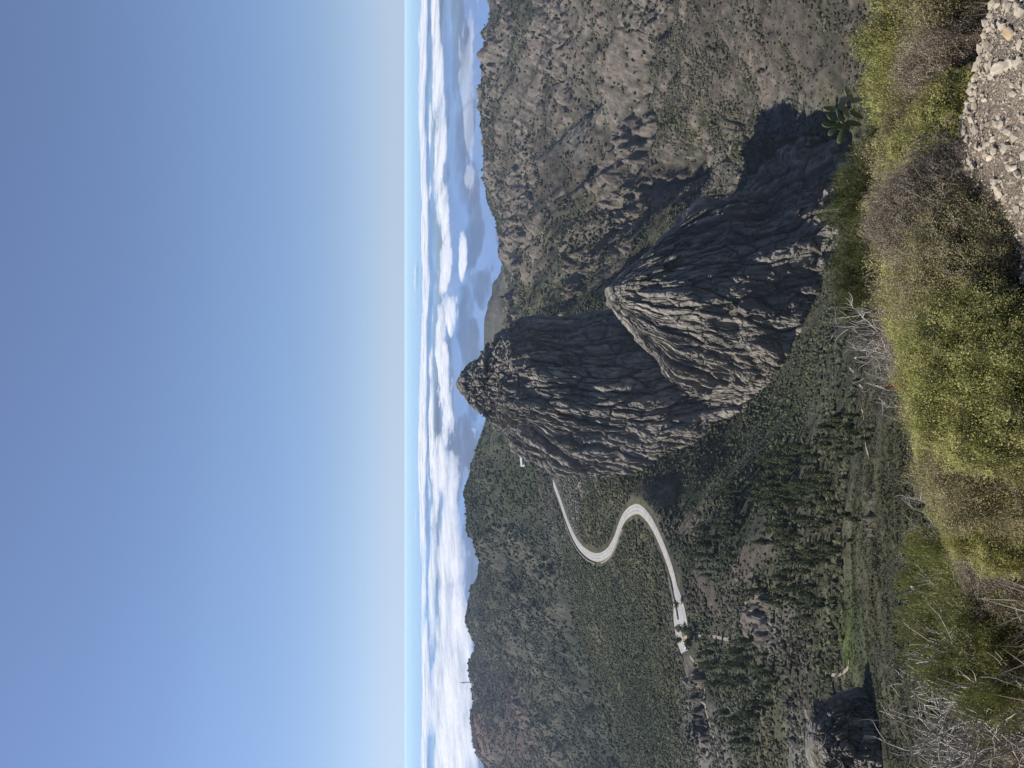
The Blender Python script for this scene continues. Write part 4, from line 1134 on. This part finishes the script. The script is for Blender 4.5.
for (u, v, s_, lb, mt), P in zip(STONES, G):
    bm_v = ICO0_V; gg = np.random.default_rng(int(u))
    # subdivide once for a chipped outline
    E = {}; V = [list(q) for q in ICO0_V]; F2 = []
    def mid_(a_, b_):
        kk = (min(a_, b_), max(a_, b_))
        if kk not in E:
            m_ = (np.array(V[a_]) + np.array(V[b_])) / 2; V.append(list(m_ / np.linalg.norm(m_) * 0.93)); E[kk] = len(V) - 1
        return E[kk]
    for f_ in ICO0_F:
        a1, b1, c1 = mid_(f_[0], f_[1]), mid_(f_[1], f_[2]), mid_(f_[2], f_[0])
        F2 += [[f_[0], a1, c1], [f_[1], b1, a1], [f_[2], c1, b1], [a1, b1, c1]]
    V = np.array(V); V = V * (1 + gg.normal(0, 0.10, (len(V), 1)))
    V = np.sign(V) * np.abs(V) ** 0.75 * np.array([1.25, 0.75, 0.5])
    s_ *= 0.55
    o = obj('stone', mesh_np('stone', V * s_, [np.array(F2)], False, [m_stone2 if mt else m_stone]))
    o.location = (P[0], P[1], P[2] + s_ * 0.22); o.rotation_euler = (gg.normal(0, .15), gg.normal(0, .15), gg.uniform(0, 6.28))
    tag(o, lb, 'stone', 'loose stones on the path')
# low dry growth between the shrubs
k = 2600
a = g.uniform(rad(-34), rad(34), k); r = g.uniform(2.2, 11, k); x, y = np.sin(a) * r, np.cos(a) * r; z = height(x, y)
keep = (z < -2.3); x, y, z = x[keep], y[keep], z[keep]; k = len(x)
base = np.repeat(np.stack([x, y, z - 0.01], -1), 22, 0); d = rnd_dir(g, len(base)); d[:, 2] = np.abs(d[:, 2]) + .3; d /= np.linalg.norm(d, axis=1)[:, None]
L = g.uniform(.08, .30, (len(base), 1)); w = np.cross(d, rnd_dir(g, len(base))) * 0.006
V = np.stack([base - w, base + w, base + d * L], 1).reshape(-1, 3)
tag(obj('ground_cover', mesh_np('ground_cover', V, [np.arange(len(V)).reshape(-1, 3)], False, [m_leaf_dry])), 'dry grass and twigs between the shrubs', 'ground cover', kind='stuff')
print('near ground', time.time() - T0)

# ------------------------------------------------------------------ pines on the slope
m_pine = mat_plain('pine_needles', (0.070, 0.090, 0.042), (0.13, 0.145, 0.065), lam=1.2, rough=0.7, random=0.3, translucent=0.15)
def pine_mesh(seed):
    g = np.random.default_rng(seed)
    segs = []; V = []; z = 0.16; lean = g.normal(0, .02, 2)
    segs.append([0, 0, -0.06, lean[0] * .5, lean[1] * .5, .5, .020, .014]); segs.append([lean[0] * .5, lean[1] * .5, .5, lean[0], lean[1], .97, .014, .003])
    wide = g.uniform(.09, .13)
    cen = []
    while z < 1.0:
        t = (z - .16) / .84
        R = wide * (1 - t) ** 0.65 * (0.55 + 0.9 * min(1, t * 3.0)) * g.uniform(.75, 1.2) + .012
        for k_ in range(int(3 + 4 * (1 - t))):
            a = g.uniform(0, 6.28); rr = R * g.uniform(.55, 1.1)
            c = np.array([math.cos(a) * rr + lean[0] * z, math.sin(a) * rr + lean[1] * z, z + g.uniform(-.02, .03)])
            cen.append((c, 0.028 + 0.035 * (1 - t))); segs.append([lean[0] * z, lean[1] * z, z - .03, *c, .004, .002])
        z += g.uniform(.035, .06)
    Q = []
    for c, s_ in cen:
        k_ = 7
        d = rnd_dir(g, k_); d[:, 2] = np.abs(d[:, 2]) * .8; w = np.cross(d, rnd_dir(g, k_)); w /= np.linalg.norm(w, axis=1)[:, None]
        o_ = c + g.normal(0, s_ * .35, (k_, 3))
        Q.append(np.stack([o_ - d * s_ * .5, o_ + w * s_ * .55, o_ + d * s_ * 1.1, o_ - w * s_ * .55], 1))
    Q = np.concatenate(Q).reshape(-1, 3)
    tv, tf = tubes(segs, 4)
    return mesh_np('trunk', tv, [tf], True, [m_bark]), mesh_np('crown', Q, [np.arange(len(Q)).reshape(-1, 4)], False, [m_pine])
PM = [pine_mesh(900 + i) for i in range(7)]
g = np.random.default_rng(31)
GROVES = [  # polygon-ish blobs in picture terms: (u, v, half-u, half-v, count, label, group)
    (290, 800, 34, 38, 62, 'dark pine in the dense grove below the spire foot', 'pines of the dense middle grove'),
    (245, 815, 42, 48, 70, 'dark pine in the dense grove by the bright grass', 'pines of the dense middle grove, left half'),
    (335, 850, 28, 26, 26, 'dark pine at the right end of the grove near the bank', 'pines at the right end of the grove'),
    (180, 800, 32, 34, 34, 'dark pine between the footpath and the dense grove', 'pines beside the footpath'),
    (250, 735, 42, 12, 20, 'dark pine in the sparse row below the spire', 'pines in the row below the spire'),
    (215, 712, 28, 9, 12, 'dark pine just below the lower road', 'pines just below the road'),
    (75, 755, 55, 26, 38, 'dark pine in the open wood below the crest track', 'pines below the crest track'),
    (110, 725, 30, 12, 8, 'dark pine just under the lay-by', 'pines under the lay-by'),
    (612, 815, 24, 26, 20, 'dark pine beyond the foot of the buttress', 'pines beyond the buttress'),
    (625, 765, 14, 20, 7, 'small dark pine on the brown slope right of the buttress', 'pines on the brown slope'),
    (655, 845, 22, 8, 3, 'dark pine on the slope behind the prickly pear', 'pines behind the prickly pear')]
sp = []
for gi_, (u, v, hu, hv, c_, lb, gr) in enumerate(GROVES):
    for _ in range(c_):
        a = g.uniform(0, 6.28); q = math.sqrt(g.uniform(0, 1))
        sp.append((u + hu * q * math.cos(a), v + hv * q * math.sin(a), gi_))
GP = ground([q[0] for q in sp], [q[1] for q in sp], 20, 1200)
for i, ((u, v, gi_), P) in enumerate(zip(sp, GP)):
    dd = float(np.hypot(P[0], P[1]))
    h = float(np.clip(dd * 0.028, 2.0, 8)) * g.uniform(.65, 1.2)
    gv = GROVES[gi_]
    sx_ = 'left' if u < gv[0] - gv[2] * .33 else ('right' if u > gv[0] + gv[2] * .33 else 'middle')
    sy_ = 'far' if v < gv[1] - gv[3] * .33 else ('near' if v > gv[1] + gv[3] * .33 else 'mid')
    size_ = 'tall' if h > dd * 0.028 else 'short'
    rt = empty('pine_tree', (P[0], P[1], P[2]), g.uniform(0, 6.28)); tag(rt, size_ + ' ' + gv[5] + ', ' + {'far': 'far ', 'near': 'near ', 'mid': ''}[sy_] + sx_ + ' part', 'pine tree', gv[6])
    tm, cm = PM[i % 7]
    for nm, me in (('trunk', tm), ('crown', cm)):
        o = obj(nm, me, rt); o.scale = (h * g.uniform(.9, 1.15), h * g.uniform(.9, 1.15), h)
print('pines', time.time() - T0)

# ------------------------------------------------------------------ small built things
def box(V0, V1):
    x0, y0, z0 = V0; x1, y1, z1 = V1
    V = np.array([[x, y, z] for z in (z0, z1) for y in (y0, y1) for x in (x0, x1)], float)
    return V, np.array([[0, 2, 3, 1], [4, 5, 7, 6], [0, 1, 5, 4], [2, 6, 7, 3], [0, 4, 6, 2], [1, 3, 7, 5]])
def boxes(name, lst, mat, parent):
    Vs, Fs, o_ = [], [], 0
    for a_, b_ in lst:
        V, F = box(a_, b_); Vs.append(V); Fs.append(F + o_); o_ += 8
    return obj(name, mesh_np(name, np.vstack(Vs), [np.vstack(Fs)], False, [mat]), parent)
m_steel = mat_plain('galvanised_steel', (0.30, 0.31, 0.32), (0.4, 0.4, 0.4), lam=2, rough=0.5)
m_white = mat_plain('whitewash', (0.72, 0.70, 0.66), (0.6, 0.58, 0.54), lam=1.5)
m_roof = mat_plain('clay_roof', (0.42, 0.30, 0.20), (0.50, 0.38, 0.26), lam=0.8)
m_dark = mat_plain('dark_glass', (0.02, 0.025, 0.03), (0.04, 0.045, 0.05), lam=1, rough=0.2)
m_tyre = mat_plain('tyre_rubber', (0.02, 0.02, 0.02), (0.03, 0.03, 0.03), lam=1)
m_wood = mat_plain('weathered_timber', (0.30, 0.23, 0.16), (0.2, 0.15, 0.10), lam=0.5)
# transmission mast on the left summit
Pm = ground([86], [474], 600, 2600)[0]
mast = empty('transmission_mast', (Pm[0], Pm[1], Pm[2] - 0.5)); tag(mast, 'thin lattice transmission mast on the far left summit', 'mast')
segs = []
H, wb, wt = 30.0, 1.5, 0.5
for k in range(12):
    z0, z1 = H * k / 12, H * (k + 1) / 12; a0 = wb + (wt - wb) * k / 12; a1 = wb + (wt - wb) * (k + 1) / 12
    cs = [(-1, -1), (1, -1), (1, 1), (-1, 1)]
    for j in range(4):
        x0, y0 = cs[j]; x1, y1 = cs[(j + 1) % 4]
        segs.append([x0 * a0, y0 * a0, z0, x0 * a1, y0 * a1, z1, .16, .16]); segs.append([x0 * a0, y0 * a0, z0, x1 * a1, y1 * a1, z1, .09, .09]); segs.append([x0 * a1, y0 * a1, z1, x1 * a1, y1 * a1, z1, .08, .08])
tv, tf = tubes(segs, 4); obj('lattice', mesh_np('lattice', tv, [tf], False, [m_steel]), mast)
tv, tf = tubes([[0, 0, H, 0, 0, H + 8, .22, .12]], 6); obj('antenna', mesh_np('antenna', tv, [tf], False, [m_white]), mast)
boxes('antenna_panel', [((-1.3, -.9, 20), (-.9, .9, 25)), ((.9, -.9, 20), (1.3, .9, 25))], m_white, mast)
boxes('equipment_hut', [((-7, -2, -1), (-3, 2, 2.8))], m_white, mast)
# small white house on the slope left of the spire
Ph = ground([307], [524], 400, 1500)[0]
hs = empty('hillside_house', (Ph[0], Ph[1], Ph[2] - 0.5), 0.5); tag(hs, 'tiny pale L shaped house on the green slope left of the spire', 'house')
wl = boxes('wall', [((-5, -2.2, -1), (5, 2.2, 3)), ((1.8, 2.21, -1), (5, 6.5, 2.8))], m_white, hs)
boxes('window', [((-3.6, -2.26, 1.2), (-2.6, -2.19, 2.2)), ((1.0, -2.26, 1.2), (2.0, -2.19, 2.2))], m_dark, hs)
boxes('door', [((-.9, -2.27, -.3), (.1, -2.19, 1.9))], m_wood, hs)
rv = np.array([[-5.4, -2.7, 3.01], [5.4, -2.7, 3.01], [5.4, 2.7, 3.01], [-5.4, 2.7, 3.01], [-5.4, 0, 4.3], [5.4, 0, 4.3]]); 
obj('roof', mesh_np('roof', rv, [np.array([[0, 1, 5, 4], [2, 3, 4, 5], [0, 3, 2, 1]]), np.array([[0, 4, 3], [1, 2, 5]])], False, [m_white]), hs)
# viewpoint shelter by the lay-by
def road_at(u, v):
    d = pix(u, v, 1.0); return d * (ROAD_Z / d[2])
Ps = road_at(130, 689.5)
sh = empty('roadside_shelter', (Ps[0], Ps[1], ROAD_Z + 0.05), 0.35); tag(sh, 'small open shelter with pale tiled roof beside the lay-by', 'shelter')
for sx in (-2.2, 2.2):
    for sy in (-1.4, 1.4):
        boxes('post', [((sx - .12, sy - .12, -0.6), (sx + .12, sy + .12, 2.4))], m_wood, sh)
rv = np.array([[-3, -2.1, 2.41], [3, -2.1, 2.41], [3, 2.1, 2.41], [-3, 2.1, 2.41], [-1.6, 0, 3.5], [1.6, 0, 3.5]])
obj('roof', mesh_np('roof', rv, [np.array([[0, 1, 5, 4], [2, 3, 4, 5], [0, 3, 2, 1]]), np.array([[0, 4, 3], [1, 2, 5]])], False, [m_roof]), sh)
boxes('bench', [((-1.6, .7, .42), (1.6, 1.15, .48)), ((-1.4, .75, -.1), (-1.2, 1.1, .42)), ((1.2, .75, -.1), (1.4, 1.1, .42))], m_wood, sh)
# parked car
Pc = road_at(122.5, 688.2)
car = empty('parked_car', (Pc[0], Pc[1], ROAD_Z + 0.07), 0.3); tag(car, 'small white car parked at the end of the lay-by', 'car')
def extr(prof, y0, y1, name, mat, parent):
    n_ = len(prof); V = [[x, y0, z] for x, z in prof] + [[x, y1, z] for x, z in prof]
    F4 = np.array([[i, (i + 1) % n_, n_ + (i + 1) % n_, n_ + i] for i in range(n_)])
    return obj(name, mesh_np(name, np.array(V), [F4, np.array([list(range(n_))[::-1]]), np.array([[n_ + i for i in range(n_)]])], False, [mat]), parent)
m_paint = mat_plain('white_car_paint', (0.75, 0.75, 0.75), (0.7, 0.7, 0.7), lam=3, rough=0.3)
extr([(-2.0, .35), (2.0, .35), (2.05, .75), (1.1, .92), (-1.9, .95), (-2.05, .7)], -.85, .85, 'body', m_paint, car)
extr([(-1.85, .96), (1.0, .93), (.35, 1.42), (-1.3, 1.45)], -.72, .72, 'cabin', m_dark, car)
extr([(.3, 1.43), (.2, 1.5), (-1.2, 1.52), (-1.3, 1.46)], -.74, .74, 'roof', m_paint, car)
for wx_ in (-1.3, 1.3):
    for wy_ in (-.88, .7):
        tv, tf = tubes([[wx_, wy_, .33, wx_, wy_ + .18, .33, .33, .33]], 14)
        obj('wheel', mesh_np('wheel', tv, [tf, np.array([list(range(14))[::-1]]), np.array([list(range(14, 28))])], True, [m_tyre]), car)
# lay-by trees
def bushy_tree(u, v, h, r, seed, label, onroad=True):
    P = road_at(u, v) if onroad else ground([u], [v], 100, 900)[0]
    z = float(height(np.array([P[0]]), np.array([P[1]]))[0])
    rt = empty('roadside_tree', (P[0], P[1], z), 0); tag(rt, label, 'tree', 'trees beside the lay-by')
    g = np.random.default_rng(seed)
    segs = [[0, 0, -.3, .1, 0, h * .6, .16, .10]]
    cen = rnd_dir(g, 26) * g.uniform(.3, 1, (26, 1)) * np.array([r, r, h * .26]) + [0, 0, h * .76]
    for c_ in cen[:9]: segs.append([.08, 0, h * .5, *c_, .05, .02])
    tv, tf = tubes(segs, 5); obj('trunk', mesh_np('trunk', tv, [tf], True, [m_bark]), rt)
    P_ = np.repeat(cen, 16, 0) + g.normal(0, r * .22, (26 * 16, 3)); d = rnd_dir(g, len(P_)); w = np.cross(d, rnd_dir(g, len(P_)))
    q = r * .16; V = np.stack([P_ - d * q, P_ + w * q, P_ + d * q, P_ - w * q], 1).reshape(-1, 3)
    obj('crown', mesh_np('crown', V, [np.arange(len(V)).reshape(-1, 4)], False, [m_pine]), rt)
for a in ((140, 688, 6, 1.7, 1, 'slim dark tree at the wide part of the lay-by'), (129, 687.5, 5.5, 1.6, 2, 'dark tree beside the roof of the shelter'), (139, 692.5, 5, 2.4, 3, 'broad dark tree behind the shelter'),
          (136, 694, 4.5, 2.2, 4, 'lower dark tree below the shelter'), (126, 694, 4.5, 2.2, 5, 'dark tree between the shelter and the dirt track'), (164, 681.5, 3.5, 1.5, 6, 'round dark tree on the verge before the lay-by')):
    bushy_tree(*a)
# rock outcrops
def outcrop(u, v, D, levels, seed, label, amp=0.35, rib=3.0):
    P = pix(u, v, D)
    V, F, colr = loft([(z * 4, xl * 4, xr * 4, yf * 4, yb * 4) for z, xl, xr, yf, yb in levels], 170, 360, seed, 1.0, 2.6, rib=9.0, bigamp=1.3)
    V = V / 4
    o = obj('rock_outcrop', mesh_np('rock_outcrop', V, F, False, [m_rock], attrs={'col': colr})); o.location = (P[0], P[1], P[2])
    tag(o, label, 'rock outcrop')
outcrop(22, 803, 104, [(-1, -2.0, 1.2, -1.2, 1.2), (-2, -5.5, 3, -3, 3), (-4, -8.5, 4.2, -4, 5), (-8, -11, 4.5, -4.4, 8), (-18, -13, 5, -5, 10), (-32, -14, 6, -7, 12)], 501, 'grey rock knob with a dark shaded face at the lower left')
outcrop(54, 806, 110, [(0, -.8, .6, -.5, .5), (-1.2, -1.3, 1.0, -1.0, 1.0), (-5, -1.8, 1.5, -1.6, 1.6), (-11, -2, 2, -2, 2)], 502, 'small rock pinnacle beside the rock knob')
print('things', time.time() - T0)
